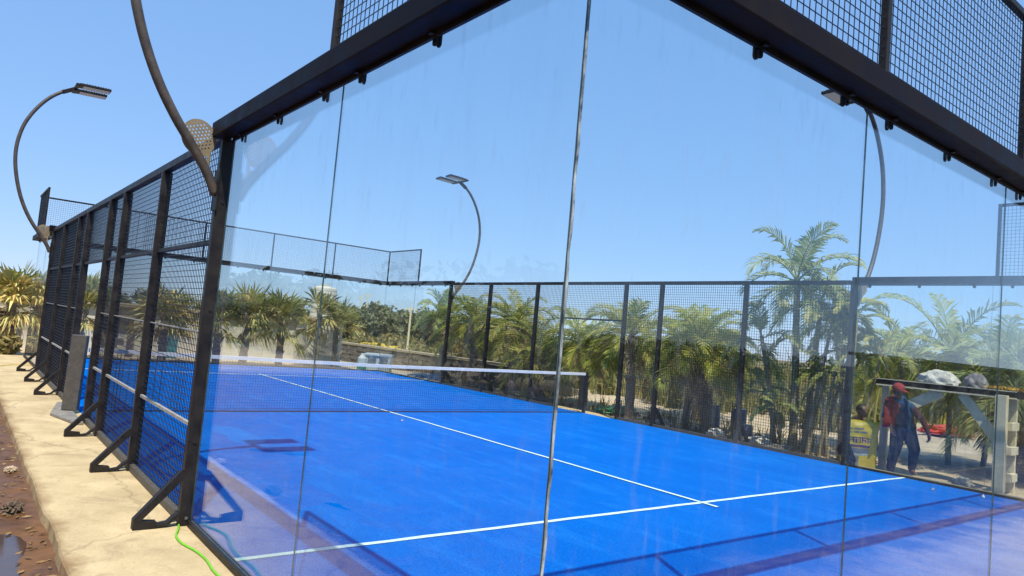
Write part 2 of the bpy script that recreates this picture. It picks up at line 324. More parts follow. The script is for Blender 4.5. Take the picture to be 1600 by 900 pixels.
def ground_mat():
    mt = bpy.data.materials.new('bare_earth'); mt.use_nodes = True; t = mt.node_tree; b = t.nodes['Principled BSDF']; N = t.nodes.new; L = t.links.new
    tc = N('ShaderNodeTexCoord'); sx = N('ShaderNodeSeparateXYZ'); L(tc.outputs['Object'], sx.inputs[0])
    def nz(scale, det=8, dist=0.0):
        n = N('ShaderNodeTexNoise'); n.inputs['Scale'].default_value = scale; n.inputs['Detail'].default_value = det; n.inputs['Roughness'].default_value = .68; n.inputs['Distortion'].default_value = dist; L(tc.outputs['Object'], n.inputs['Vector']); return n.outputs['Fac']
    def rng(v, a, b_, c=0.0, d=1.0):
        r = N('ShaderNodeMapRange'); r.inputs['From Min'].default_value = a; r.inputs['From Max'].default_value = b_; r.inputs['To Min'].default_value = c; r.inputs['To Max'].default_value = d; L(v, r.inputs['Value']); return r.outputs['Result']
    def mix(f, A, B):
        mx = N('ShaderNodeMix'); mx.data_type = 'RGBA'; L(f, mx.inputs['Factor'])
        for k, v in (('A', A), ('B', B)):
            if isinstance(v, tuple): mx.inputs[k].default_value = (*v, 1)
            else: L(v, mx.inputs[k])
        return mx.outputs['Result']
    mud = mix(rng(nz(3.5, 9, .6), .35, .65), (0.105, 0.047, 0.016), (0.20, 0.095, 0.036))
    mud = mix(rng(nz(20, 6), .58, .72, 0, .6), mud, (0.24, 0.13, 0.06))
    tan = mix(rng(nz(0.9, 9, .4), .35, .65), (0.46, 0.35, 0.22), (0.60, 0.48, 0.32))
    tan = mix(rng(nz(9, 8), .52, .72, 0, .7), tan, (0.26, 0.185, 0.115))
    scrub = mix(rng(nz(.22, 8, .3), .4, .6), (0.17, 0.14, 0.065), (0.26, 0.20, 0.10))
    far = N('ShaderNodeVectorMath'); far.operation = 'LENGTH'; L(tc.outputs['Object'], far.inputs[0])
    c = mix(rng(far.outputs['Value'], 26, 40), tan, scrub)
    addx = N('ShaderNodeMath'); addx.operation = 'MULTIPLY_ADD'; L(nz(1.2), addx.inputs[0]); addx.inputs[1].default_value = 1.2; L(sx.outputs['X'], addx.inputs[2])
    addy = N('ShaderNodeMath'); addy.operation = 'MULTIPLY_ADD'; L(nz(1.2), addy.inputs[0]); addy.inputs[1].default_value = 1.5; L(sx.outputs['Y'], addy.inputs[2])
    mn = N('ShaderNodeMath'); mn.operation = 'MAXIMUM'; L(rng(addx.outputs[0], 1.0, .6), mn.inputs[0]); L(rng(addy.outputs[0], -.6, -1.2), mn.inputs[1])
    lim = N('ShaderNodeMath'); lim.operation = 'MULTIPLY'; L(mn.outputs[0], lim.inputs[0]); L(rng(addy.outputs[0], 20.5, 18.5), lim.inputs[1])
    c = mix(lim.outputs[0], c, mix(rng(addy.outputs[0], -.4, -1.4), mud, (0.03, 0.018, 0.010))); L(c, b.inputs['Base Color'])
    wet = N('ShaderNodeMath'); wet.operation = 'MULTIPLY'; L(lim.outputs[0], wet.inputs[0]); L(rng(nz(1.6, 5), .40, .55, .1, .62), wet.inputs[1])
    sb = N('ShaderNodeMath'); sb.operation = 'SUBTRACT'; sb.inputs[0].default_value = .92; L(wet.outputs[0], sb.inputs[1]); L(sb.outputs[0], b.inputs['Roughness'])
    b.inputs['Specular IOR Level'].default_value = .45
    bp = N('ShaderNodeBump'); bp.inputs['Strength'].default_value = .8; bp.inputs['Distance'].default_value = .03; L(nz(14, 9), bp.inputs['Height']); L(bp.outputs['Normal'], b.inputs['Normal'])
    return mt
M['ground'] = ground_mat()
wm = mat('puddle_water', (0.10, 0.055, 0.03), (0.07, 0.04, 0.022), 2, rough=.06, spec=.8, bump=.03, bscale=6); M['water'] = wm

# ------------------------------------------------------------------ ground, slab, turf
def axis(segs):
    out = []
    for a, b, n in segs:
        out += [a + (b - a) * i / n for i in range(n)]
    return out + [segs[-1][1]]
PUD = [(-1.20, 3.8, .30, .95), (-1.9, 5.3, .5, 1.0), (-1.75, 8.6, .35, .9), (-1.6, 12.5, .4, 1.1)]
def gz(x, y):
    z = -0.15
    if -8 < x < -0.6:
        z += .075 + .020 * noise.noise(Vector((x * 1.7, y * 1.7, 0))) + .009 * noise.noise(Vector((x * 6, y * 6, 3)))
        for px, py, rx, ry in PUD:
            d = ((x - px) / rx) ** 2 + ((y - py) / ry) ** 2
            z -= .05 * math.exp(-d * 1.1)
    elif x > 10.6 and x < 40 and y > -6 and y < 26:
        k = min(1, (x - 10.6) / 1.5)
        z += k * (.06 + .10 * noise.noise(Vector((x * .5, y * .5, 5))) + .05 * noise.noise(Vector((x * 2.1, y * 2.1, 9))))
    return z
xs = axis([(-700, -60, 8), (-60, -8, 10), (-8, -3, 25), (-3, -.6, 60), (-.6, 10.4, 8), (10.4, 20, 60), (20, 45, 25), (45, 700, 10)])
ys = axis([(-700, -60, 8), (-60, -6, 12), (-6, 0, 30), (0, 7, 140), (7, 21, 100), (21, 45, 24), (45, 700, 10)])
g = MB(); nx = len(xs)
for y in ys:
    for x in xs: g.v.append((x, y, gz(x, y)))
for j in range(len(ys) - 1):
    for i in range(nx - 1): g.face([j*nx+i, j*nx+i+1, (j+1)*nx+i+1, (j+1)*nx+i])
tag(g.build('ground', M['ground'], smooth=True), kind='structure')
for k, (px, py, rx, ry) in enumerate(PUD):
    p = MB(); n = 40
    p.poly([(px + rx * 1.3 * math.cos(2*math.pi*i/n), py + ry * 1.3 * math.sin(2*math.pi*i/n), -.103) for i in range(n)])
    tag(p.build('puddle', M['water']), kind='structure')

s = MB()
yy = axis([(-1.38, 0, 20), (0, 12, 160), (12, 20.4, 50)])
def ex(y): return -.82 + .022 * noise.noise(Vector((0, y * 1.3, 0))) + .012 * noise.noise(Vector((0, y * 5, 2))) + .006 * noise.noise(Vector((0, y * 17, 4)))
n0 = len(s.v)
for y in yy:
    e = ex(y)
    s.v += [(10.42 + .02 * noise.noise(Vector((3, y * 2, 0))), y, 0), (e + .012, y, 0), (e, y, -.014 - .008 * abs(noise.noise(Vector((7, y * 9, 0))))), (e - .015 + .02 * noise.noise(Vector((9, y * 6, 1))), y, -.12), (e - .03, y, -.35), (10.42, y, -.35)]
for j in range(len(yy) - 1):
    for a in range(5):
        s.face([n0 + j*6 + a, n0 + (j+1)*6 + a, n0 + (j+1)*6 + a + 1, n0 + j*6 + a + 1][::-1])
    s.face([n0 + j*6 + 5, n0 + (j+1)*6 + 5, n0 + (j+1)*6, n0 + j*6][::-1])
s.face([n0 + i for i in range(6)]); e0 = n0 + (len(yy) - 1) * 6; s.face([e0 + i for i in range(6)][::-1])
tag(s.build('concrete_slab', M['concrete']), kind='structure')

t = MB(); t.box((.055, .055, .002), (9.945, 19.945, .014))
tag(t.build('court_surface', M['turf']), kind='structure')
def strip(name, pts, w, z, wob=.014, n=60):
    a, b = Vector(pts[0]), Vector(pts[1]); d = (b - a); L = d.length; d.normalize(); nrm = Vector((-d.y, d.x))
    q = MB()
    for i in range(n + 1):
        c = a + d * L * i / n + nrm * wob * noise.noise(Vector((i * .35, L, z * 99)))
        hw = w / 2 * (1 + .12 * noise.noise(Vector((i * .5, 3, L))))
        q.v += [((c + nrm * hw).x, (c + nrm * hw).y, z), ((c - nrm * hw).x, (c - nrm * hw).y, z)]
    for i in range(n): q.face([2*i, 2*i+1, 2*i+3, 2*i+2])
    return tag(q.build(name, M['line']), kind='structure')
strip('service_line', ((.06, 3.05), (9.94, 3.05)), .055, .019)
strip('service_line', ((.06, 16.95), (9.94, 16.95)), .055, .019)
strip('centre_line', ((5, 2.84), (5, 17.16)), .05, .023)

# ------------------------------------------------------------------ enclosure
class Wall:
    """side of the court: s runs along it, n points outwards"""
    def __init__(s, kind): s.k = kind
    def P(s, a, n, z):
        return {'near': (a, -n, z), 'far': (a, 20 + n, z), 'left': (-n, a, z), 'right': (10 + n, a, z)}[s.k]
    def box(s, mb, a0, a1, n0, n1, z0, z1, mi=0, edge=None):
        mis = None
        if edge is not None:
            mis = (edge, mi, edge) if s.k in ('near', 'far') else (edge, edge, mi)
        mb.box(s.P(a0, n0, z0), s.P(a1, n1, z1), mi, mis)
def wire_grid(wl, a0, a1, z0, z1, n, pitch=.05, r=.0025):
    mb = MB(); k = max(1, round((a1 - a0) / pitch)); st = (a1 - a0) / k
    for i in range(1, k):
        a = a0 + st * i; wl.box(mb, a - r, a + r, n - r, n + r, z0, z1)
    k = max(1, round((z1 - z0) / pitch)); st = (z1 - z0) / k
    for i in range(1, k):
        z = z0 + st * i; wl.box(mb, a0, a1, n + r * .9, n + r * 2.9, z - r, z + r)
    return mb
ZB = 2.95; ZT = 3.07; MT = 4.07; GN = -.03; GT = .008

def glass_wall(kind, panes, beam, mesh, posts, label, origin):
    wl = Wall(kind); root = empty('glass_wall', origin, 0, label, 'glass wall', 'glass walls round the court')
    b = MB(); wl.box(b, beam[0], beam[1], -.01, .11, ZB, ZT)
    b.build('top_beam', M['beam'], root, bevel=.008)
    ch = MB(); wl.box(ch, panes[0][0] + .012, panes[-1][1] - .012, GN - GT - .012, -.0105, 2.953, 2.985); wl.box(ch, panes[0][0] + .012, panes[-1][1] - .012, GN + .004, -.0105, 2.926, 2.9525)
    ch.build('glass_channel', M['black'], root)
    k = MB(); wl.box(k, panes[0][0] + .01, panes[-1][1] - .01, GN - GT - .02, GN + .022, .003, .045); k.build('base_rail', M['black'], root)
    for a0, a1 in panes:
        gb = MB(); wl.box(gb, a0 + .0012, a1 - .0012, GN - GT, GN, .046, 2.951, 0, 1); gb.build('glass_pane', [M['glass'], M['edge']], root)
        for f in (.12, .5, .88):
            a = a0 + (a1 - a0) * f; c = MB(); n = 10
            pts = [(a - .017, 2.95), (a - .017, 2.906)] + [(a - .017 * math.cos(math.pi * i / n), 2.906 - .017 * math.sin(math.pi * i / n)) for i in range(1, n)] + [(a + .017, 2.906), (a + .017, 2.95)]
            for q0, q1 in ((GN + .0045, GN + .013), (GN - GT - .009, GN - GT - .001)):
                v0 = len(c.v); c.v += [wl.P(u, q0, z) for u, z in pts] + [wl.P(u, q1, z) for u, z in pts]; m_ = len(pts)
                c.face(list(range(v0, v0 + m_))); c.face(list(range(v0 + m_, v0 + 2*m_))[::-1])
                for i in range(m_): c.face([v0 + i, v0 + (i+1) % m_, v0 + m_ + (i+1) % m_, v0 + m_ + i])
            c.tube([wl.P(a, GN + .013, 2.908), wl.P(a, GN + .018, 2.908)], .008, 8)
            wl.box(c, a - .015, a + .015, -.0095, .012, 2.936, 2.949)
            c.build('clamp', M['black'], root)
    # mesh above the beam
    a0, a1 = mesh; nm = .05
    k = round((a1 - a0) / 2)
    st = (a1 - a0) / k
    for i in range(k + 1):
        if (a0 + st * i) in posts: continue
        p = MB(); a = a0 + st * i
        a = min(max(a, a0 + .02), a1 - .02)
        wl.box(p, a - .02, a + .02, nm - .02, nm + .02, ZT, MT); p.build('upper_post', M['black'], root, bevel=.003)
    r = MB(); wl.box(r, a0 + .001, a1 - .001, nm - .022, nm + .022, MT + .001, MT + .041); r.build('upper_rail', M['black'], root, bevel=.003)
    for i in range(k):
        wire_grid(wl, a0 + st * i + .02, a0 + st * (i + 1) - .02, ZT, MT, nm, r=.0018).build('upper_mesh', M['wire'], root)
    return root, wl
S = -.11
glass_wall('near', [(.030, 2), (2, 4), (4, 6), (6, 8), (8, 9.970)], (-.112, 10.112), (-.05, 10.05), (),
           'tall glass end wall in the right foreground under a thick black beam', (5, 0, 0))
r_, w_ = glass_wall('left', [(.0425, 2), (2, 3.96)], (.012, 4.09), (-.028, 2.0), (-.028,), 'glass side wall in the left foreground, between the sharp glass corner and the nearest mesh post', (0, 2, 0))
# silicone bead down the near glass corner
cb = MB(); pts = [(.0335 + .0015 * math.sin(i * 2.1), .0335 + .0015 * math.cos(i * 1.7), .05 + i * 2.88 / 40) for i in range(41)]
cb.tube(pts, [.0050 + .0016 * noise.noise(Vector((i * .9, 0, 0))) for i in range(41)], 7); cb.build('corner_seal', M['silicone'], r_, smooth=True)
glass_wall('right', [(.0425, 2), (2, 3.96)], (.012, 4.03), (-.028, 2.0), (-.028,), 'glass side wall on the far right of the court, in front of the yellow sack', (10, 2, 0))
glass_wall('far', [(.030, 2), (2, 4), (4, 6), (6, 8), (8, 9.970)], (-.112, 10.112), (-.05, 10.05), (), 'distant glass end wall beyond the net with clamped panes and a long mesh strip on top', (5, 20, 0))
glass_wall('left', [(16.04, 18), (18, 19.9575)], (15.97, 19.988), (18.0, 20.028), (20.028,), 'distant glass side wall at the far end of the black mesh fence, beside the yellow dry palm', (0, 18, 0))
glass_wall('right', [(16.04, 18), (18, 19.9575)], (15.97, 19.988), (18.0, 20.028), (20.028,), 'distant glass side wall in the far right corner of the court, left of the palm row', (10, 18, 0))

def mesh_fence(kind, label, origin):
    wl = Wall(kind); root = empty('mesh_fence', origin, 0, label, 'mesh fence', 'mesh fences along the court')
    P = [4, 6, 8, 9, 11, 12, 14, 16]
    for a in P:
        p = MB(); wl.box(p, a - .03, a + .03, -.045, .05, .004, 2.943)
        po = p.build('post', M['black'], root, bevel=.004)
        if a in (9, 11):
            pass
        else:
            # angled foot: strap, shoe and a thin curved stay
            b = MB(); hw = .03
            def prism(prof):
                v0 = len(b.v); m_ = len(prof)
                b.v.extend([wl.P(a - hw, n, z) for n, z in prof] + [wl.P(a + hw, n, z) for n, z in prof])
                b.face(list(range(v0, v0 + m_))); b.face(list(range(v0 + m_, v0 + 2*m_))[::-1])
                for i in range(m_): b.face([v0 + i, v0 + (i+1) % m_, v0 + m_ + (i+1) % m_, v0 + m_ + i])
            prism([(.051, .40), (.075, .40), (.355, .075), (.355, .004), (.20, .004), (.20, .05), (.31, .062), (.051, .345)])
            prism([(.199, .006), (.199, .022), (.13, .034), (.09, .075), (.051, .10), (.051, .075), (.085, .05), (.12, .018)])
            b.build('foot_brace', M['black'], po, bevel=.002)
        if a in (4, 6, 8):
            for z in (.06, .62, 1.62, 2.45):
                q = MB(); q.tube([wl.P(a - .03, .0, z), wl.P(a - .037, .0, z)], .012, 8)
                q.build('bolt', M['bolt'] if z < .3 else M['black'], po)
    r = MB(); wl.box(r, 4.04, 15.96, -.035, .04, 2.945, 3.015); r.build('top_rail', M['black'], root, bevel=.005)
    for a0, a1 in zip(P, P[1:]):
        gate = (a0 == 9)
        z0 = 2.17 if gate else .07
        wire_grid(wl, a0 + .03, a1 - .03, z0, 2.944, -.012).build('mesh_panel', M['wire'], root)
        if gate or kind == 'left':
          q = MB(); wl.box(q, a0 + .031, a1 - .031, -.02, .018, 2.13, 2.168); q.build('mid_rail', M['black'], root, bevel=.003)
        if not gate and kind == 'right':
            q = MB(); wl.box(q, a0 + .031, a1 - .031, -.018, .004, .98, .986); q.build('tie_wire', M['pad'], root)
            q = MB(); wl.box(q, a0 + .031, a1 - .031, -.03, .03, .003, .066); q.build('base_rail', M['pad'], root, bevel=.003)
        elif not gate:
            q = MB(); wl.box(q, a0 + .031, a1 - .031, -.02, .012, .715, .74); q.build('mid_rail', M['rail_grey'], root)
            q = MB(); wl.box(q, a0 + .031, a1 - .031, -.018, .004, 1.44, 1.449); q.build('tie_wire', M['rail_grey'], root)
            q = MB(); wl.box(q, a0 + .031, a1 - .031, -.03, .03, .003, .066); q.build('base_rail', M['pad'], root, bevel=.003)
    return root
mesh_fence('left', 'black wire mesh fence running away on the left with angled foot braces', (0, 10, 0))
mesh_fence('right', 'black wire mesh fence across the court in front of the palm row', (10, 10, 0))

# ------------------------------------------------------------------ net
root = empty('court_net', (5, 10, 0), 0, 'black court net with white top tape crossing the blue court', 'net')
nb = MB(); H = lambda x: .88 + .035 * abs(x - 5) / 5
k = 222; r = .0016
for i in range(k + 1):
    x = .08 + 9.84 * i / k; nb.box((x - r, 10 - r, .03), (x + r, 10 + r, H(x) - .03))
for j in range(20):
    for i in range(20):
        xa, xb = .08 + 9.84 * i / 20, .08 + 9.84 * (i + 1) / 20
        f = j / 19; za = .03 + f * (H(xa) - .07); zb = .03 + f * (H(xb) - .07)
        nb.poly([(xa, 10.0025, za - r), (xb, 10.0025, zb - r), (xb, 10.0025, zb + r), (xa, 10.0025, za + r)])
nb.build('netting', M['netting'], root)
tp = MB(); n = 60
for i in range(n + 1):
    x = .06 + 9.88 * i / n; z = H(x) + .004 * noise.noise(Vector((x * 1.5, 0, 0)))
    tp.v += [(x, 9.990, z - .055), (x, 9.986, z), (x, 10.014, z + .002), (x, 10.010, z - .055)]
for i in range(n):
    for a in range(4): tp.face([4*i + a, 4*i + (a+1) % 4, 4*i + 4 + (a+1) % 4, 4*i + 4 + a])
tp.face([0, 1, 2, 3]); tp.face([4*n + q for q in (3, 2, 1, 0)])
tp.build('top_tape', M['white_tape'], root)
fb = MB(); fb.box((.08, 9.997, .016), (9.92, 10.003, .034)); fb.build('bottom_cord', M['netting'], root)
p = MB(); p.box((9.945, 9.96, .004), (9.99, 10.04, .93)); p.build('net_post', M['black'], root, bevel=.004)
Mx = Matrix.Translation((-.085, 9.93, .045)) @ Matrix.Rotation(R(-30), 4, 'Z') @ Matrix.Rotation(R(1.0), 4, 'Y')
p = MB(); p.box((-.10, -.05, 0), (.10, .05, 1.05), M=Mx); o = p.build('net_post', M['pad'], root, bevel=.008); o['label'] = 'flat grey box post standing in the gate gap'
p = MB(); p.v += [(-.34, 9.7, .004), (-.15, 8.84, .004), (-.055, 8.84, .004), (-.055, 10.85, .004), (-.15, 10.85, .004)]
p.v += [(x, y, .04) for x, y, z in p.v[:5]]
p.face([9, 8, 7, 6, 5][::-1])
for i in range(5): p.face([i, (i+1) % 5, 5 + (i+1) % 5, 5 + i])
tag(p.build('doorstep', M['grey_stone'], origin=(-.15, 9.8, .004), bevel=.006), 'grey stone step on the concrete beneath the gate gap', 'step')

# ------------------------------------------------------------------ floodlights
def racket_mesh(name, mt, parent):
    cu = bpy.data.curves.new('racket_outline', 'CURVE'); cu.dimensions = '2D'; cu.fill_mode = 'BOTH'; cu.extrude = .004
    def loop(pts):
        sp = cu.splines.new('POLY'); sp.points.add(len(pts) - 1); sp.use_cyclic_u = True
        for q, (x, y) in zip(sp.points, pts): q.co = (x, y, 0, 1)
    cx, cy = .205, 2.925
    out = []
    n = 40
    tilt = R(20)
    def T(x, y): return (cx + x * math.cos(tilt) - y * math.sin(tilt) * -1 if False else cx + x * math.cos(tilt) + y * math.sin(tilt), cy - x * math.sin(tilt) + y * math.cos(tilt))
    for i in range(n + 1):
        a = R(-62) + (R(304)) * i / n
        out.append(T(.125 * math.cos(a), .14 * math.sin(a)))
    out += [T(-.028, -.205), T(-.020, -.22), T(-.020, -.345), T(.020, -.345), T(.020, -.22), T(.028, -.205)]
    loop(out)
    for j in range(-4, 4):
        for i in range(-4, 5):
            x = i * .0255 + (j % 2) * .0127; y = j * .0255 + .012
            if (x / .105) ** 2 + (y / .12) ** 2 < 1:
                loop([T(x + .0072 * math.cos(q * math.pi / 4), y + .0072 * math.sin(q * math.pi / 4)) for q in range(8)])
    loop([T(0, -.19), T(.026, -.152), T(0, -.146), T(-.026, -.152)])
    tmp = bpy.data.objects.new('racket_tmp', cu); col.objects.link(tmp)
    bpy.context.view_layer.update()
    me = bpy.data.meshes.new_from_object(tmp.evaluated_get(bpy.context.evaluated_depsgraph_get()))
    bpy.data.objects.remove(tmp)
    me.transform(Matrix.Rotation(R(90), 4, 'X'))
    me.materials.clear(); me.materials.append(mt)
    o = bpy.data.objects.new(name, me); col.objects.link(o); o.parent = parent; o.location = (0, -.055, 0)
    return o
def floodlight():
    root = empty('floodlight_mast', (0, 0, 0))
    prof = [(.055, 2.50), (.12, 2.64), (.25, 2.83), (.40, 3.03), (.55, 3.28), (.68, 3.58), (.78, 3.92), (.845, 4.28), (.855, 4.62), (.80, 4.98), (.69, 5.28), (.53, 5.56), (.36, 5.77), (.16, 5.94)]
    # resample smoothly
    pts = []
    for i in range(len(prof) - 1):
        p0, p1, p2, p3 = [Vector((*prof[min(max(i + d, 0), len(prof) - 1)], 0)) for d in (-1, 0, 1, 2)]
        for q in range(4):
            u = q / 4
            v = .5 * ((2 * p1) + (p2 - p0) * u + (2*p0 - 5*p1 + 4*p2 - p3) * u*u + (3*p1 - p0 - 3*p2 + p3) * u**3)
            pts.append((v.x, 0, v.y))
    pts.append((prof[-1][0], 0, prof[-1][1]))
    a = MB(); a.tube(pts, .036, 12); a.build('arm', M['pipe'], root, smooth=True)
    b = MB(); b.bar((.051, 0, 2.38), (.051, 0, 2.70), .10, .012, upv=(1, 0, 0)); b.build('mounting_plate', M['black'], root)
    h = MB(); h.bar((.20, 0, 5.90), (-.06, 0, 6.06), .085, .075); h.bar((-.03, -.40, 6.05), (-.03, .40, 6.05), .07, .05)
    h.build('lamp_bracket', M['black'], root, bevel=.006)
    for sy in (-1, 1):
        Mx = Matrix.Translation((-.06, sy * .27, 6.055)) @ Matrix.Rotation(R(2), 4, 'Y')
        l = MB(); l.box((-.58, -.145, -.02), (0, .145, .03), M=Mx); lo = l.build('lamp_head', M['black'], root, bevel=.008)
        e = MB(); e.box((-.56, -.125, -.026), (-.07, .125, -.021), M=Mx); e.build('lens', M['lens'], lo)
        f = MB()
        for i in range(9): f.box((-.54 + i * .05, -.09, .036), (-.53 + i * .05, .09, .055), M=Mx)
        f.build('cooling_fins', M['black'], lo)
    racket_mesh('racket_plate', M['plate'], root)
    return root
fl = floodlight()
spots = [(0, 4.0, math.pi, 'curved floodlight mast rising out of the top of the picture from the nearest mesh post'),
         (0, 16.0, math.pi, 'slender curved floodlight mast on the far left against open sky'),
         (10, 16.0, 0, 'small distant curved floodlight mast above the far corner of the court'),
         (10, 4.0, 0, 'curved floodlight mast seen through the right glass with its head under the beam')]
for i, (x, y, rz, lb) in enumerate(spots):
    o = fl if i == 0 else copy_tree(fl)
    o.location = (x, y, 0); o.rotation_euler.z = rz; tag(o, lb, 'floodlight', 'floodlight masts round the court')

# ------------------------------------------------------------------ palms
def feather_frond(mb, base, az, elev, L, droop, leaf, mi, rg, n=34, wdt=.022, curl=.35, twist=0.0):
    """one arching feather leaf: rachis and two rows of leaflets"""
    d = Vector((math.cos(az) * math.cos(elev), math.sin(az) * math.cos(elev), math.sin(elev)))
    p = Vector(base); step = L / n; pts = [p.copy()]; dirs = [d.copy()]
    for i in range(n):
        d = (d + Vector((0, 0, -droop * (0.35 + 1.3 * i / n) / n * 1.6))).normalized()
        p = p + d * step; pts.append(p.copy()); dirs.append(d.copy())
    mb.tube(pts[::4] + [pts[-1]], [.013 * (1 - .8 * j / max(1, len(pts[::4]))) + .002 for j in range(len(pts[::4]) + 1)], 4, mi, cap=False)
    for i in range(int(n * .16), n + 1):
        t = i / n; dd = dirs[i]; sd = dd.cross(Vector((0, 0, 1)))
        if sd.length < .05: sd = Vector((math.sin(az), -math.cos(az), 0))
        sd.normalize(); upv = sd.cross(dd).normalized()
        if twist: sd = (sd * math.cos(twist) + upv * math.sin(twist)).normalized(); upv = sd.cross(dd).normalized()
        ll = leaf * (math.sin(math.pi * min(1, .12 + t * .86)) ** .6) * rg.uniform(.85, 1.12)
        for sg in (-1, 1):
            if rg.random() < .04: continue
            v = (sd * sg * math.cos(R(38 + 25 * t)) + dd * math.sin(R(38 + 25 * t)) + upv * rg.uniform(.05, .38)).normalized()
            a = pts[i]; mid = a + v * ll * .5; tip = a + v * ll + Vector((0, 0, -curl * ll * rg.uniform(.4, 1.2)))
            wv = dd * wdt * .85 * rg.uniform(.8, 1.2)
            k = len(mb.v); mb.v += [tuple(a - wv * .5), tuple(a + wv * .5), tuple(mid + wv), tuple(mid - wv), tuple(tip)]
            mb.face([k, k+1, k+2, k+3], mi); mb.face([k+3, k+2, k+4], mi)

def feather_crown(mb, top, rg, nf, L, leaf, mi=0, el=(-.2, 1.25), droop=1.3, n=34, wdt=.022, curl=.35):
    for k in range(nf):
        az = k * 2.39996 + rg.uniform(-.3, .3); e = el[0] + (el[1] - el[0]) * ((k + .5) / nf) + rg.uniform(-.12, .12)
        feather_frond(mb, (top[0], top[1], top[2] - .12 * (1 - k / nf)), az, e, L * rg.uniform(.8, 1.1), droop * rg.uniform(.75, 1.2), leaf, mi, rg, n, wdt, curl, rg.uniform(-.4, .4))

def trunk_mesh(mb, pts, r0, r1, rings=14, rough=.12, rg=rnd):
    P = []; rr = []
    pts = [Vector(p) for p in pts]
    for i in range(rings + 1):
        u = i / rings * (len(pts) - 1); a = min(int(u), len(pts) - 2)
        P.append(pts[a].lerp(pts[a + 1], u - a)); rr.append((r0 + (r1 - r0) * i / rings) * (1 + rough * (1 if i % 2 else -1) * rg.uniform(.3, 1)))
    mb.tube(P, rr, 9)

def feather_palm(name, loc, label, cat, group, seed, h, nf, L, leaf, green='feather_green', dry=5, r=.09, lean=(0, 0), el=(-.2, 1.25), droop=1.3, boots=0, n=34, wdt=.024, trunk='trunk_grey'):
    rg = random.Random(seed); root = empty(name, loc, 0, label, cat, group)
    o = Vector(loc)
    tr = MB(); top = (o.x + lean[0], o.y + lean[1], o.z + h)
    trunk_mesh(tr, [(o.x, o.y, o.z - .1), (o.x + lean[0] * .3, o.y + lean[1] * .3, o.z + h * .5), top], r * 1.15, r * .8, rings=18, rg=rg)
    for k in range(boots):   # stubs of old leaf bases
        a = rg.uniform(0, 6.28); z = rg.uniform(.35, 1) * h; f = z / h; c = Vector((o.x + lean[0] * f, o.y + lean[1] * f, o.z + z)); dv = Vector((math.cos(a), math.sin(a), 1.1)).normalized()
        tr.tube([c + Vector((math.cos(a), math.sin(a), 0)) * r * .7, c + Vector((math.cos(a), math.sin(a), 0)) * r * .9 + dv * .16], [.03, .008], 5)
    tr.build('trunk', M[trunk], root)
    cr = MB(); feather_crown(cr, top, rg, nf, L, leaf, 0, el, droop, n, wdt); cr.build('crown', M[green], root)
    if dry:
        d = MB()
        for k in range(dry):
            feather_frond(d, (top[0], top[1], top[2] - .15), rg.uniform(0, 6.28), rg.uniform(-1.0, .5), L * rg.uniform(.55, .9), 1.2, leaf * .8, 0, rg, 22, wdt * .8, .6)
        d.build('dead_fronds', M['feather_dry'], root)
    return root

def clump_palm(loc, label, seed, stems, green='feather_green', group='palms behind the right fence'):
    """many-stemmed palm: each stem with its own head of leaves"""
    rg = random.Random(seed); root = empty('clumping_palm', loc, 0, label, 'palm', group); o = Vector(loc)
    for (dx, dy, h, lx, ly, r, nf, L) in stems:
        b = Vector((o.x + dx, o.y + dy, o.z - .1)); top = Vector((o.x + dx + lx, o.y + dy + ly, o.z + h))
        tr = MB(); mid = b.lerp(top, .5) + Vector((-lx * .12, -ly * .12, 0)); trunk_mesh(tr, [b, mid, top], r * 1.1, r * .75, rings=int(8 + h * 5), rough=.07, rg=rg); so_ = tr.build('stem', M['stem_green'], root)
        if nf:
            cr = MB(); feather_crown(cr, top, rg, int(nf * 1.25), L, L * .29, 0, (-.25, 1.35), 1.35, 32, .028); cr.build('crown', M[green], root)
    return root

def fan_frond(mb, base, az, elev, pl, rad, mi, rg, dead=False):
    d = Vector((math.cos(az) * math.cos(elev), math.sin(az) * math.cos(elev), math.sin(elev)))
    b = Vector(base); hub = b + d * pl + Vector((0, 0, -.06 * pl)); mb.tube([b, b.lerp(hub, .5) + Vector((0, 0, .02)), hub], [.014, .010, .008], 4, mi, cap=False)
    sd = d.cross(Vector((0, 0, 1)))
    if sd.length < .05: sd = Vector((1, 0, 0))
    sd.normalize(); upv = sd.cross(d).normalized()
    ns = 17; spread = R(rg.uniform(34, 60) if dead else rg.uniform(75, 105))
    for i in range(ns):
        a = -spread + 2 * spread * i / (ns - 1) + rg.uniform(-.05, .05)
        v = (d * math.cos(a) + sd * math.sin(a) + upv * (rg.uniform(-.2, .2) + (.12 if i % 2 else -.02))).normalized()
        ll = rad * (1 - .22 * abs(a) / spread) * rg.uniform(.85, 1.1)
        wv = (v.cross(upv)).normalized() * rad * .045 * (.8 if dead else 1)
        if dead: wv = (wv.normalized() + upv * rg.uniform(-1, 1)).normalized() * rad * .04
        p1 = hub + v * ll * .55; fall = (.5 if dead else rg.uniform(.12, .42)) * ll
        p2 = hub + v * ll + Vector((0, 0, -fall * rg.uniform(.3, 1)))
        k = len(mb.v); mb.v += [tuple(hub), tuple(p1 + wv), tuple(p1 - wv), tuple(p2)]
        mb.face([k, k+1, k+3, k+2], mi)

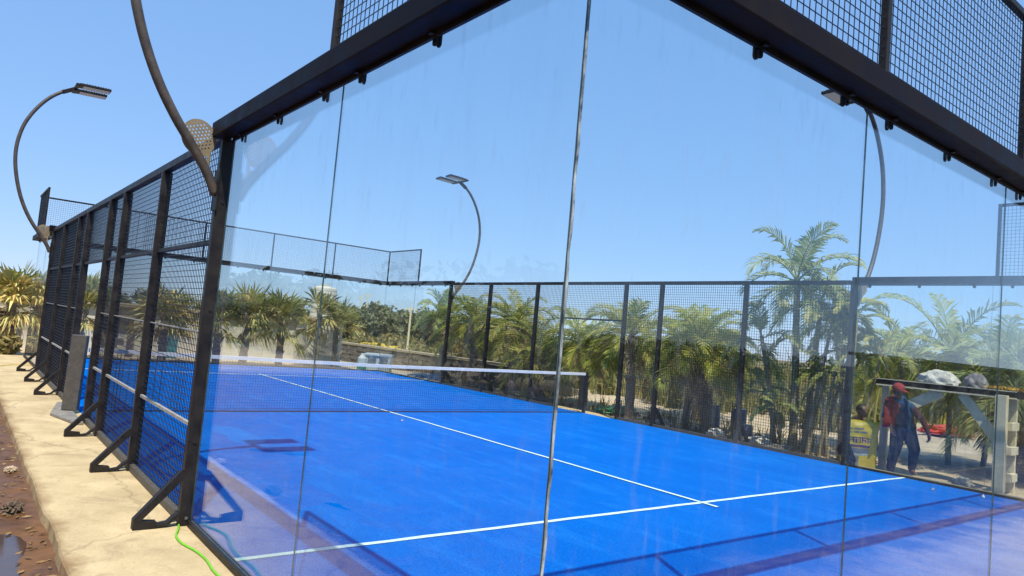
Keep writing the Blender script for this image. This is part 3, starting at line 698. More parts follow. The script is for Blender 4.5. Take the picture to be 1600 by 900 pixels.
def fan_palm(loc, label, seed, h, nf, nd, rad=.55, r=.11, group='dry fan palms behind the far end'):
    rg = random.Random(seed); root = empty('fan_palm', loc, 0, label, 'palm', group); o = Vector(loc)
    tr = MB(); top = Vector((o.x + rg.uniform(-.1, .1), o.y, o.z + h)); trunk_mesh(tr, [(o.x, o.y, o.z - .1), (o.x * .5 + top.x * .5, o.y, o.z + h * .5), top], r * 1.2, r * .9, rings=14, rg=rg)
    for k in range(22):
        a = rg.uniform(0, 6.28); z = rg.uniform(.15, 1) * h; c = Vector((o.x, o.y, o.z + z)); q = Vector((math.cos(a), math.sin(a), 0))
        tr.tube([c + q * r * .8, c + q * r * 1.5 + Vector((0, 0, .16))], [.025, .01], 4)
    tr.build('trunk', M['trunk_grey'], root)
    cr = MB()
    for k in range(nf):
        fan_frond(cr, top + Vector((0, 0, .0)), k * 2.4 + rg.uniform(-.3, .3), rg.uniform(.15, 1.45), rg.uniform(.3, .6), rad * rg.uniform(.85, 1.15), 0, rg)
    cr.build('crown', M['fan_green'], root)
    d = MB()
    for k in range(nd):
        fan_frond(d, top + Vector((0, 0, -rg.uniform(0, .35))), k * 2.4 + rg.uniform(-.5, .5), rg.uniform(-.75, 1.4), rg.uniform(.2, .5), rad * rg.uniform(.8, 1.15), 0, rg, True)
    d.build('dead_fronds', M['fan_dry'], root)
    return root

Z0 = -.15
fan_palm((-.25, 21.7, Z0), 'fan palm of drooping yellow dry leaves at the left edge, above the dry bush', 11, 1.54, 13, 34, .80, .12)
fan_palm((1.45, 22.0, Z0), 'green fan palm seen through the open gate of the mesh fence', 12, 1.45, 22, 10, 0.78)
fan_palm((3.62, 21.8, Z0), 'orange-brown fan palm behind the nearest mesh bay in front of the white wall', 13, 1.54, 9, 32, 0.78)
fan_palm((5.15, 21.6, Z0), 'green and grey fan palm just right of the nearest fence post', 14, 1.51, 22, 15, 0.75)
fan_palm((6.05, 21.9, Z0), 'bushy straw-coloured fan palm with tall tips, second right of the nearest fence post', 15, 1.71, 18, 28, 0.78)
fan_palm((7.15, 21.6, Z0), 'fan palm with upright dry fronds just left of the white water tank', 16, 1.59, 18, 25, 0.75)
fan_palm((8.45, 21.7, Z0), 'thin brown fan palm growing directly before the white water tank', 17, 1.95, 5, 9, 0.73, .09)
fan_palm((9.25, 21.9, Z0), 'fan palm with lime-green fronds at the right edge of the white tower', 18, 1.62, 13, 7, 0.73, .09)

clump_palm((11.25, 5.6, Z0), 'tallest palm, many-stemmed, rising above the right fence with arching fronds', 31,
  [(0, 0, 3.35, -.05, .1, .075, 13, 1.45), (.16, -.14, 3.0, .12, -.1, .06, 9, 1.15), (-.1, .3, 2.2, -.25, .3, .05, 4, 1.1), (.1, .45, 1.75, .1, .35, .045, 3, .9),
   (-.05, -.3, 2.55, .1, -.3, .04, 7, .9), (.2, -.45, 2.15, .15, -.4, .035, 6, .8), (-.1, -.55, 1.7, -.1, -.3, .032, 5, .7), (.05, .2, 1.2, -.2, .4, .035, 4, .7), (.1, -.2, 1.35, .25, -.15, .03, 4, .6), (-.2, .05, .95, -.3, .1, .03, 4, .6)], 'feather_blue')
clump_palm((11.35, 4.72, Z0), 'slim many-stemmed palm beside the last right fence post, left of the yellow sack', 32,
  [(0, 0, 2.85, 0, -.05, .04, 7, .8), (.12, .1, 2.5, .1, .1, .035, 7, .8), (-.1, -.1, 2.7, -.1, -.15, .035, 6, .75), (.1, -.2, 2.1, .2, -.3, .03, 5, .7), (-.15, .15, 1.7, -.2, .2, .03, 4, .6)], 'feather_green')
PG = 'palms behind the right fence'
feather_palm('feather_palm', (11.30, 7.55, Z0), 'stocky palm with a full green crown and straw skirt, left of the tallest palm', 'palm', PG, 41, 1.84, 33, 1.46, 0.46, 'feather_lime', 16, .12, (-.1, .35), boots=26)
feather_palm('feather_palm', (11.9, 8.7, Z0), 'leaning thin-trunked palm behind the fence between the two dark bays left of the blue drums', 'palm', PG, 42, 1.75, 28, 1.35, 0.44, 'feather_green', 15, .085, (.1, -.45), boots=20)
feather_palm('feather_palm', (11.4, 9.9, Z0), 'palm with one long drooping frond against the sky, right of the glass corner edge', 'palm', PG, 43, 2.03, 30, 1.62, 0.46, 'feather_green', 15, .11, (.1, .2), boots=24)
feather_palm('feather_palm', (11.5, 11.6, Z0), 'bright yellow-green palm just behind the right end of the net', 'palm', PG, 44, 1.71, 33, 1.40, 0.46, 'feather_lime', 14, .12, (0, .1), boots=22)
feather_palm('feather_palm', (11.45, 13.2, Z0), 'dark bushy low palm reaching the ground behind the net, left of the glass corner edge', 'palm', PG, 45, 1.20, 36, 1.51, 0.48, 'feather_green', 11, .12, (0, 0), (-.5, 1.3), boots=14)
feather_palm('feather_palm', (11.6, 14.8, Z0), 'palm with a thick shaggy trunk in the middle of the row behind the net', 'palm', PG, 46, 2.07, 33, 1.46, 0.46, 'feather_green', 16, .13, (.1, .1), boots=30)
feather_palm('feather_palm', (11.5, 16.6, Z0), 'grey-green palm with yellowing fronds under the distant floodlight', 'palm', PG, 47, 2.03, 33, 1.46, 0.44, 'feather_lime', 16, .12, (-.05, .1), boots=24)
feather_palm('feather_palm', (11.6, 18.6, Z0), 'dark narrow palm at the left end of the row by the far court corner', 'palm', PG, 48, 2.12, 30, 1.24, 0.40, 'feather_blue', 13, .09, (0, .2), (.1, 1.45), boots=16)
feather_palm('feather_palm', (13.6, 9.6, Z0), 'second-row palm showing between the trunks right of the net end', 'palm', PG, 49, 1.84, 30, 1.51, 0.46, 'feather_lime', 12, .11, (0, 0), boots=16)
clump_palm((13.5, 3.75, Z0), 'feathery pale palm rising behind the stooping worker', 33,
  [(0, 0, 2.15, 0, .05, .05, 14, 1.7), (.15, -.5, 1.9, .1, -.25, .045, 12, 1.55), (-.1, .55, 2.0, 0, .4, .045, 12, 1.5), (.3, .1, 1.4, .2, .1, .04, 11, 1.4), (-.1, .9, 1.5, 0, .3, .04, 9, 1.2)], 'feather_lime')
feather_palm('feather_palm', (13.0, 2.55, Z0), 'broad date palm with hanging fronds at the right edge above the timber rack', 'palm', PG, 53, 1.61, 39, 1.62, 0.50, 'feather_blue', 23, .16, (0, 0), (-.3, 1.2), 1.2, boots=30, wdt=.03)
feather_palm('feather_palm', (13.6, 1.5, Z0), 'dark low palm cut by the right picture edge beside the white post', 'palm', PG, 54, 0.92, 30, 1.30, 0.46, 'feather_green', 11, .13, (0, 0), (-.3, 1.2), 1.2, boots=10, wdt=.03)

# ------------------------------------------------------------------ bushes, reeds, distant wood
def leaf_ball(mb, c, rad, n, size, rg, flat=.8):
    for k in range(n):
        v = Vector((rg.gauss(0, 1), rg.gauss(0, 1), rg.gauss(0, 1))).normalized() * (rg.random() ** .4)
        p = Vector(c) + Vector((v.x * rad, v.y * rad, v.z * rad * flat))
        a = Vector((rg.gauss(0, 1), rg.gauss(0, 1), rg.gauss(0, 1))).normalized(); b = a.cross(Vector((rg.gauss(0, 1), rg.gauss(0, 1), rg.gauss(0, 1)))).normalized()
        s_ = size * rg.uniform(.6, 1.3); a *= s_; b *= s_ * .5
        mb.poly([p - a, p + b * .9, p + a, p - b])
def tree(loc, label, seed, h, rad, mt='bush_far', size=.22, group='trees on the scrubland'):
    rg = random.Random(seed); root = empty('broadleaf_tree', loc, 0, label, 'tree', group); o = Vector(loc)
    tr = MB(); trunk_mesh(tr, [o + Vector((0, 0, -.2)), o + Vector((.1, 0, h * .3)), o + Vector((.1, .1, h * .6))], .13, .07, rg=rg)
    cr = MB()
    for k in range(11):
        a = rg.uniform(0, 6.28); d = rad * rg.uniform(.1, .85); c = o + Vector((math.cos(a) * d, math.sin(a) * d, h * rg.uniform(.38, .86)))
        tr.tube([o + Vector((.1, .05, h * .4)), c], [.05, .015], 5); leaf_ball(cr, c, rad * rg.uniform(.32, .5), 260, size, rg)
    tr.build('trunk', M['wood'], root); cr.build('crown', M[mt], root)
    return root
CAM = Vector((-1.543, -1.695, 0)); FH = Vector((.6158, .7879, 0)); RH = Vector((.7879, -.6158, 0))
def at(px, dep, z=Z0):   # a place given by its bearing and its distance ahead of the photographer
    v = CAM + FH * dep + RH * (px - 800) / 1109 * dep; return (v.x, v.y, z)
for i, (px, dp, h, rad, lb) in enumerate([
    (592, 74, 4.4, 3.4, 'rounded dark tree standing highest on the scrubland beyond the net'),
    (552, 66, 2.9, 2.6, 'spreading bush-like tree just right of the white water tank'),
    (640, 84, 3.6, 3.2, 'olive tree on the skyline right of the rounded dark tree'),
    (676, 60, 2.9, 2.3, 'dense green tree near the far court corner beyond the stone wall')]):
    tree(at(px, dp), lb, 60 + i, h, rad, size=.26)
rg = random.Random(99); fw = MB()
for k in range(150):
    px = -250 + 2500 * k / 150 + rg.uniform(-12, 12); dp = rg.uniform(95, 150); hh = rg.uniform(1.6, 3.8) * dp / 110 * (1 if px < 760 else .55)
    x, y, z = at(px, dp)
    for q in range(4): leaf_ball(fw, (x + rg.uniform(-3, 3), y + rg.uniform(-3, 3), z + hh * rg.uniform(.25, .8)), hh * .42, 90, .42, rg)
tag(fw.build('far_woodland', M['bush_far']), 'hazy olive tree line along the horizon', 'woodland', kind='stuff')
sc = MB()
for k in range(700):
    px = rg.uniform(420, 1500); dp = rg.uniform(36, 92); x, y, z = at(px, dp); leaf_ball(sc, (x, y, z + .22), rg.uniform(.35, .9), 26, .16 * (1 + dp / 90), rg, .55)
tag(sc.build('scrub', M['scrub']), 'low brown and olive scrub covering the open land beyond the stone wall', 'scrub', kind='stuff')
# hedge behind the photographer, mirrored in the end glass
hb = MB()
for k in range(120):
    x = -45 + 110 * k / 120; leaf_ball(hb, (x, -34 + rg.uniform(-1, 1), .9), 1.7, 110, .3, rg, .85)
for k in range(90):  # unseen tree row, added to darken the reflections in the left glass
    y = -12 + 95 * k / 90; hh = 3.7 + 1.0 * noise.noise(Vector((y * .21, 0, 4)))
    for q in range(3): leaf_ball(hb, (-12.5 + rg.uniform(-1, 1), y + rg.uniform(-.8, .8), hh * rg.uniform(.15, .85)), 1.3, 90, .26, rg, .85)
tag(hb.build('hedge', M['bush']), 'dark hedge mirrored in the end glass, with an unseen tree row added to darken side-glass reflections', 'hedge', kind='stuff')
rd = MB()
def blades(mb, cx, cy, z, n, rad, h, rg, w=.014):
    for k in range(n):
        a = rg.uniform(0, 6.28); d = rad * math.sqrt(rg.random()); x = cx + d * math.cos(a); y = cy + d * math.sin(a); hh = h * rg.uniform(.5, 1.1); la = rg.uniform(0, 6.28); l = hh * rg.uniform(.1, .45)
        b = Vector((x, y, z)); m_ = b + Vector((math.cos(la) * l * .35, math.sin(la) * l * .35, hh * .6)); t_ = b + Vector((math.cos(la) * l, math.sin(la) * l, hh)); wv = Vector((-math.sin(la + .8), math.cos(la + .8), 0)) * w
        i = len(mb.v); mb.v += [tuple(b - wv), tuple(b + wv), tuple(m_ + wv), tuple(m_ - wv), tuple(t_)]; mb.face([i, i+1, i+2, i+3]); mb.face([i+3, i+2, i+4])
for k in range(34):
    blades(rd, rg.uniform(24, 29), rg.uniform(-1.0, 11.0), Z0, 150, .9, 2.3, rg, .03)
for k in range(46):
    blades(rd, rg.uniform(16, 26), rg.uniform(12, 24), Z0, 60, .7, 1.0, rg, .02)
tag(rd.build('reed_bed', M['reed']), 'tall yellow-green reeds growing behind the palms on the right', 'reeds', kind='stuff')
root = empty('boundary_wall', (20, -4.7, Z0), 0, 'dark boundary wall mirrored in the right end glass', 'wall')
b = MB(); b.box((12, -4.8, -.4), (36, -4.6, 1.82)); b.build('wall', M['dark_wall'], root)
b = MB(); b.box((11.9, -4.9, 1.821), (36.1, -4.5, 1.88)); b.build('coping', M['dark_wall'], root)
# dry undergrowth along the palm row
ug = MB()
for k in range(55):
    y = rg.uniform(4.6, 19.5); blades(ug, rg.uniform(11.1, 13.6), y, Z0 - .02, 16, .28, rg.uniform(.25, .6), rg, .010)
tag(ug.build('undergrowth', M['scrub']), 'dry grass and leaf stalks at the feet of the palms', 'undergrowth', kind='stuff')
sb = MB()
for k in range(42):
    y = rg.uniform(6.5, 22); x = rg.uniform(15.5, 20); hh = rg.uniform(.5, 1.5)
    leaf_ball(sb, (x, y, Z0 + hh * .55), hh * .5, 150, .13, rg, 1.0)
    blades(sb, x, y, Z0, 40, .7, hh * 1.5, rg, .018)
tag(sb.build('shrubbery', M['shrub']), 'loose belt of olive shrubs filling the gaps behind the palm row', 'shrubs', kind='stuff')
b = MB(); rg2 = random.Random(5)
for k in range(16): leaf_ball(b, (-.62 + rg2.uniform(-.75, .55), 20.9 + rg2.uniform(-.3, .3), .05 + rg2.uniform(0, .32)), .26, 80, .10, rg2)
root = empty('dry_bush', (-.6, 20.9, Z0), 0, 'low leafy bush with curled brown leaves at the end of the concrete path', 'bush')
b.build('foliage', M['scrub'], root)
tw = MB()
for k in range(10): tw.tube([(-.6, 20.9, Z0), (-.6 + rg2.uniform(-.7, .5), 20.9 + rg2.uniform(-.2, .2), .3)], [.015, .005], 5)
tw.build('branches', M['wood'], root)

# ------------------------------------------------------------------ buildings and things beyond the far end
root = empty('white_outbuilding', (5.0, 25, Z0), 0, 'low white limewashed outbuilding with a dark window behind the fan palms', 'building')
b = MB(); b.box((.9, 24.0, -.3), (2.15, 26.5, 1.42)); b.box((2.15, 24.06, -.3), (2.75, 26.5, .42)); b.box((2.15, 24.06, 1.06), (2.75, 26.5, 1.42)); b.box((2.75, 24.0, -.3), (9.0, 26.5, 1.42)); b.build('wall', M['white_wall'], root)
b = MB(); b.box((.75, 23.82, 1.421), (9.0, 26.7, 1.54)); b.build('roof', M['coping'], root, bevel=.01)
b = MB(); b.box((2.15, 24.26, .42), (2.75, 24.3, 1.06)); wo = b.build('window', M['dark'], root)
b = MB(); 
for x in (2.30, 2.45, 2.60): b.box((x - .008, 24.20, .42), (x + .008, 24.22, 1.06))
b.box((2.152, 24.205, .72), (2.748, 24.215, .74)); b.build('window_bars', M['grey_panel'], wo)
b = MB(); b.box((2.0, 23.93, .34), (2.9, 24.10, .415)); b.build('sill', M['grey_stone'], wo)
b = MB(); b.box((2.05, 23.72, 1.10), (3.05, 24.0, 1.16)); b.build('window_hood', M['coping'], root)
b = MB(); b.box((2.98, 23.75, -.3), (3.10, 23.88, 1.10)); b.build('hood_post', M['wood'], root)
b = MB(); b.box((3.95, 23.93, -.2), (4.5, 23.995, .75)); b.build('door', M['teal'], root)
root = empty('water_tower', (9.3, 23.6, Z0), 0, 'square white masonry tower carrying the water tank', 'tower')
b = MB(); b.box((8.55, 22.95, -.3), (9.95, 24.4, 1.5)); b.build('wall', M['white_wall'], root, bevel=.02)
b = MB(); b.box((8.47, 22.87, 1.501), (10.03, 24.48, 1.60)); b.build('coping', M['coping'], root, bevel=.01)
root = empty('water_tank', (9.35, 23.6, 1.6), 0, 'ribbed cream plastic water tank standing on the white tower', 'water tank')
b = MB(); prof = [(.44, 1.601)]
for i in range(6): z = 1.63 + i * .17; prof += [(.448, z), (.458, z + .03), (.458, z + .10), (.448, z + .13)]
prof += [(.455, 2.66), (.445, 2.74), (.40, 2.78), (.17, 2.84)]
b.tube([(9.35, 23.6, z) for r_, z in prof], [r_ for r_, z in prof], 28); b.build('tank_body', M['tank'], root, smooth=False)
b = MB(); b.tube([(9.35, 23.6, 2.851), (9.35, 23.6, 2.90)], .17, 20); b.build('lid', M['tank'], root)
# log-clad shed at the left edge
root = empty('timber_shed', (-1.6, 23.4, Z0), 0, 'brown slatted timber shed wall behind the yellow dry palm', 'shed')
b = MB(); 
for i in range(12): b.box((-4.2, 23.0 + (i % 2) * .012, -.2 + i * .105), (-.15, 23.1, -.107 + i * .105))
b.build('wall', M['wood'], root, bevel=.008)
b = MB(); b.box((-4.3, 22.9, 1.07), (-.1, 25, 1.13)); b.build('roof', M['coping'], root)
b = MB(); b.box((-.12, 22.9, -.2), (.12, 23.1, .55)); b.build('corner_post', M['white_wall'], root)

# rubble stone wall
A = Vector(at(505, 33.5)); B = Vector(at(900, 21.5)); root = empty('stone_wall', tuple((A + B) / 2), 0, 'rough grey rubble retaining wall with a pale coping beyond the net', 'stone wall')
d = (B - A); L = d.length; d.normalize(); nn = Vector((-d.y, d.x, 0))
b = MB(); k = 90; rg = random.Random(3)
for row in range(4):
    u = 0
    while u < L:
        l = rg.uniform(.22, .5); z0 = Z0 - .05 + row * .19; c = A + d * (u + l / 2)
        Mx = Matrix((d, nn, Vector((0, 0, 1)))).transposed().to_4x4(); Mx.translation = Vector((c.x, c.y, z0))
        b.box((-l/2 + .012, -.18 - rg.uniform(0, .05), .008), (l/2 - .012, .18, .182), M=Mx); u += l
b.bar(A + Vector((0, 0, .30)), B + Vector((0, 0, .30)), .26, .72); b.build('wall', M['stone_wall'], root)
b = MB(); b.bar(A + Vector((0, 0, .78)), B + Vector((0, 0, .78)), .46, .07); b.build('coping', M['coping'], root)

p = at(604, 24.5); root = empty('utility_box', p, R(-35), 'low white utility box with a flat lid and grey hatches beyond the net', 'utility box')
b = MB(); b.box((-.42, -.3, 0), (.42, .3, .66)); b.build('body', M['white_plastic'], root, origin=(0, 0, 0), bevel=.01)
b = MB(); b.box((-.47, -.35, .661), (.47, .35, .73)); b.build('lid', M['white_plastic'], root, origin=(0, 0, 0), bevel=.01)
for x in (-.2, .2):
    b = MB(); b.box((x - .14, -.312, .33), (x + .14, -.301, .60)); b.build('hatch', M['grey_panel'], root, origin=(0, 0, 0))
p = at(578, 24.0); root = empty('plastic_can', p, 0, 'white plastic can with a green band beside the utility box', 'can')
b = MB(); b.tube([(0, 0, 0), (0, 0, .28), (0, 0, .56), (0, 0, .66), (0, 0, .72)], [.15, .15, .15, .07, .05], 16); b.build('body', M['white_plastic'], root, origin=(0, 0, 0))
b = MB(); b.tube([(0, 0, .20), (0, 0, .40)], .153, 16, cap=False); b.build('band', M['green_plastic'], root, origin=(0, 0, 0))
# tarpaulin heap
def heap(name, loc, sc3, mt, label, cat, seed, parts=1, group=None, rz=0, nz=.5, nf=2.0, sub=4):
    b = MB(); rg = random.Random(seed)
    for k in range(parts):
        off = (rg.uniform(-.5, .5) * sc3[0] * (parts > 1), rg.uniform(-.3, .3) * sc3[1] * (parts > 1), 0)
        b.ico((off[0] + seed * 0, off[1], 0), 1, sub, sc3 if parts == 1 else tuple(q * rg.uniform(.5, .8) for q in sc3), 0, nz, nf + k * .13 + seed * .07)
    b.v = [(x, y, max(z, -.03)) for x, y, z in b.v]
    o = b.build(name, mt, origin=(0, 0, 0)); o.location = loc; o.rotation_euler.z = rz
    return tag(o, label, cat, group)
heap('tarpaulin', at(602, 45), (1.95, 1.0, .75), M['yellow_tarp'], 'long crumpled yellow tarpaulin heap on the scrubland beyond the stone wall', 'tarpaulin', 4, 3, rz=R(-38), nz=.6)
heap('rubble_heap', at(588, 41), (.75, .5, .42), M['pinkish'], 'small faded reddish heap in front of the yellow tarpaulin', 'rubble heap', 6)
for i, (px, dp, h, lb) in enumerate([(567, 70, 4.3, 'thin pale pole, leftmost of the pair on the scrubland'), (577, 71, 4.6, 'thin pale pole, right one of the pair on the scrubland'), (646, 40, 2.9, 'single pale pole right of the yellow tarpaulin')]):
    x, y, z = at(px, dp); root = empty('utility_pole', (x, y, z), 0, lb, 'pole', 'poles on the scrubland')
    b = MB(); b.tube([(x, y, z), (x, y, z + h)], [.07, .05], 8); b.build('shaft', M['pale_wood'], root)
    b = MB(); b.bar((x - .3, y + .2, z + h - .2), (x + .3, y - .2, z + h - .2), .07, .06); b.build('crossarm', M['pale_wood'], root)

# ------------------------------------------------------------------ things lying by the right fence
def drum(loc, r, h, mt, label):
    root = empty('drum', loc, 0, label, 'drum', 'plastic drums among the palms'); b = MB()
    pr = [(.92, 0), (1, .03), (1, .30), (1.05, .33), (1.0, .36), (1, .64), (1.05, .67), (1, .70), (1, .95), (.93, 1.0)]
    b.tube([(0, 0, z * h) for q, z in pr], [q * r for q, z in pr], 20); b.build('drum_body', mt, root, origin=(0, 0, 0), smooth=False)
    b = MB(); b.tube([(0, 0, h + .001), (0, 0, h + .03)], r * .96, 20); b.build('lid', mt, root, origin=(0, 0, 0))
drum((11.65, 7.72, Z0), .14, .62, M['blue_drum'], 'tall dark blue drum beside the stocky palm trunk')
drum((12.5, 7.65, Z0), .17, .55, M['blue_drum'], 'dark blue drum set further back, right of the stocky palm trunk')
drum((11.15, 6.55, Z0), .11, .38, M['grey_drum'], 'short grey-blue drum next to the white sheet by the fence foot')
heap('sack', (10.85, 7.05, -.04), (.26, .18, .14), M['sack_white'], 'crumpled white sack at the fence foot, left of the grey-blue drum', 'sack', 8, rz=.6)
heap('sheet', (11.05, 6.1, -.05), (.36, .22, .13), M['sack_white'], 'flat white plastic sheet on the earth right of the grey-blue drum', 'sheet', 9, rz=-.5)
heap('rock', (10.9, 8.45, -.03), (.20, .16, .13), M['rock'], 'pale rounded rock behind the fence below the leaning palm', 'rock', 12, group='pale rocks along the fence')
heap('rock', (10.75, 5.55, -.05), (.24, .12, .09), M['rock'], 'flat pale rock in front of the tallest palm', 'rock', 13, group='pale rocks along the fence', rz=-.9)
heap('rock', (10.95, 2.62, -.04), (.16, .12, .09), M['rock'], 'pale rock on bare ground left of the white post', 'rock', 14, group='pale rocks along the fence')
heap('tarpaulin', (11.7, 10.6, -.02), (.55, .35, .12), M['green_plastic'], 'green plastic sheet on the earth near the net end', 'tarpaulin', 15)
rg = random.Random(21)
db = MB()
for k in range(260):
    y = rg.uniform(4.2, 19.8); x = 10.6 + abs(rg.gauss(0, .9)); leaf_ball(db, (x, y, gz(x, y) + .03), rg.uniform(.06, .16), 6, .06, rg, .3)
tag(db.build('debris', M['litter']), 'dead leaves and broken fronds scattered under the palms', 'leaf litter', kind='stuff')

# timber rack beyond the right glass
def Lp(px, py, n=0):   # bearing/elevation to a place on the plane of the rack, x = 11.2 + n
    return None
root = empty('timber_rack', (11.15, 3.0, Z0), 0, 'pale timber rack with a dark top board and slanting braces outside the right glass', 'rack')
b = MB(); b.bar((11.15, 4.02, 1.395), (11.15, 1.95, 1.395), .30, .11); b.build('top_board', M['trouser'], root, bevel=.01)
b = MB(); b.bar((11.0 - .012, 4.0, 1.344), (11.0 - .012, 1.96, 1.344), .02, .022); b.bar((11.0 - .012, 4.0, 1.445), (11.0 - .012, 1.96, 1.445), .02, .012); b.build('edge_trim', M['pale_wood'], root)
b = MB(); b.bar((11.10, 3.02, 1.33), (11.02, 3.78, .86), .05, .17, upv=(0, .4, 1)); b.build('brace', M['pale_wood'], root, bevel=.004)
b = MB(); b.bar((11.10, 2.72, 1.33), (11.10, 2.12, .55), .05, .15, upv=(0, .4, 1)); b.build('brace', M['pale_wood'], root, bevel=.004)
for y in (2.13,):
    b = MB(); b.box((10.88, y - .075, Z0 - .05), (10.985, y + .075, 1.38)); b.build('leg', M['pale_wood'], root, bevel=.004)
    b = MB(); b.box((11.30, y - .085, Z0 - .05), (11.36, y + .085, 1.33)); b.build('leg', M['pale_wood'], root, bevel=.004)
    for z in (.10, .50, .86):
        b = MB(); b.box((10.987, y - .13, z), (11.297, y - .06, z + .12)); b.build('rung', M['pale_wood'], root, bevel=.004)
b = MB(); b.box((11.30, 3.93, Z0 - .05), (11.36, 4.05, 1.33)); b.build('leg', M['pale_wood'], root, bevel=.004)
heap('sack', (11.2, 3.12, 1.465), (.18, .30, .20), M['sack_white'], 'peaked white sack lying on the rack above the worker', 'sack', 22, nz=.22, nf=1.4)
heap('sack', (11.2, 2.58, 1.465), (.14, .17, .20), M['sack_grey'], 'upright greyish sack on the rack, right of the peaked white sack', 'sack', 23, nz=.2, nf=1.3)
b = MB(); rg = random.Random(2)
for k in range(46): leaf_ball(b, (11.12 + rg.uniform(-.1, .1), rg.uniform(1.92, 2.4), 1.485), .03, 3, .035, rg, .5)
tag(b.build('dried_leaves', M['orange_fruit']), 'orange dried leaves spread on the right end of the rack', 'leaves', kind='stuff')
heap('tarpaulin', at(1488, 19.5, 0), (.65, .3, .22), M['red_tarp'], 'red tarpaulin roll on the ground behind the rack', 'tarpaulin', 24, rz=-.8)

# yellow sack
def sack():
    rz = R(-52); root = empty('sack', (10.42, 3.98, Z0 + .02), rz, 'upright bright yellow printed sack leaning outside the right glass', 'sack')
    W, Hh, T_ = .56, .86, .17; nu, nv = 28, 36
    def surf(u, v, side):   # u,v in -1..1
        e = (1 - abs(u) ** 3.2) * (1 - abs(v) ** 5)
        th = T_ * .5 * max(0, e) ** .6
        cr = .012 * noise.noise(Vector((u * 2.2, v * 4.5, side * 2))) + .02 * noise.noise(Vector((u * 1.2 + v * 2, v * 2, side * 5)))
        x = u * W / 2 * (1 - .05 * (1 - v * v)) + .012 * noise.noise(Vector((v * 3, side, 0))); z = (v + 1) / 2 * Hh + .02 * noise.noise(Vector((u * 2, 7, v)))
        return (x + .05 * (z / Hh), -side * (th + cr * (e > 0)) + .08 * z / Hh, z)
    b = MB()
    for side in (1, -1):
        k = len(b.v)
        for j in range(nv + 1):
            for i in range(nu + 1):
                b.v.append(surf(-1 + 2 * i / nu, -1 + 2 * j / nv, side))
        for j in range(nv):
            for i in range(nu):
                q = [k + j*(nu+1) + i, k + j*(nu+1) + i + 1, k + (j+1)*(nu+1) + i + 1, k + (j+1)*(nu+1) + i]
                b.face(q if side > 0 else q[::-1])
    o = b.build('bag', M['sack_yellow'], root, origin=(0, 0, 0), smooth=True)
    def pr(u0, u1, v0, v1, mt, name, strokes=None):
        p = MB()
        for (a0, a1, c0, c1) in (strokes or [(0, 1, 0, 1)]):
            n1, n2 = 8, 5; k = len(p.v)
            for j in range(n2 + 1):
                for i in range(n1 + 1):
                    u = u0 + (u1 - u0) * (a0 + (a1 - a0) * i / n1); v = v0 + (v1 - v0) * (c0 + (c1 - c0) * j / n2)
                    x, y, z = surf(u, v, 1); p.v.append((x, y - .005, z))
            for j in range(n2):
                for i in range(n1): p.face([k + j*(n1+1) + i, k + j*(n1+1) + i + 1, k + (j+1)*(n1+1) + i + 1, k + (j+1)*(n1+1) + i])
        p.build(name, mt, root, origin=(0, 0, 0))
    # heading written under a headline bar
    pr(-.78, .55, .14, .36, M['sack_purple'], 'printed_word', [(0, 1, .86, 1), (.04, .10, .05, .86), (.10, .22, .42, .56), (.22, .28, .05, .86), (.34, .39, .1, .7), (.30, .46, .5, .62), (.30, .44, .05, .18), (.50, .55, .05, .86), (.60, .65, .1, .86), (.62, .76, .46, .60), (.74, .79, .12, .6), (.84, .89, .05, .86), (.89, 1.0, .4, .54)])
    pr(-.9, .5, .0, .08, M['sack_purple'], 'printed_band')
    pr(-.92, .45, -.22, -.04, M['sack_grey'], 'printed_panel')
    pr(-.5, .4, -.30, -.235, M['sack_pale'], 'printed_line')
    pr(-.92, -.05, -.86, -.34, M['sack_grey'], 'printed_picture')
    pr(-.85, -.1, -.52, -.38, M['sack_pale'], 'printed_line', [(0, .2, .2, .8), (.3, .45, .1, .9), (.55, .9, .4, .7)])
    pr(-.8, .3, .52, .58, M['sack_grey'], 'printed_line', [(0, .25, 0, 1), (.32, .6, 0, 1), (.66, 1, 0, 1)])
    pr(-.8, .1, .66, .71, M['sack_grey'], 'printed_line', [(0, .3, 0, 1), (.4, 1, 0, 1)])
sack()

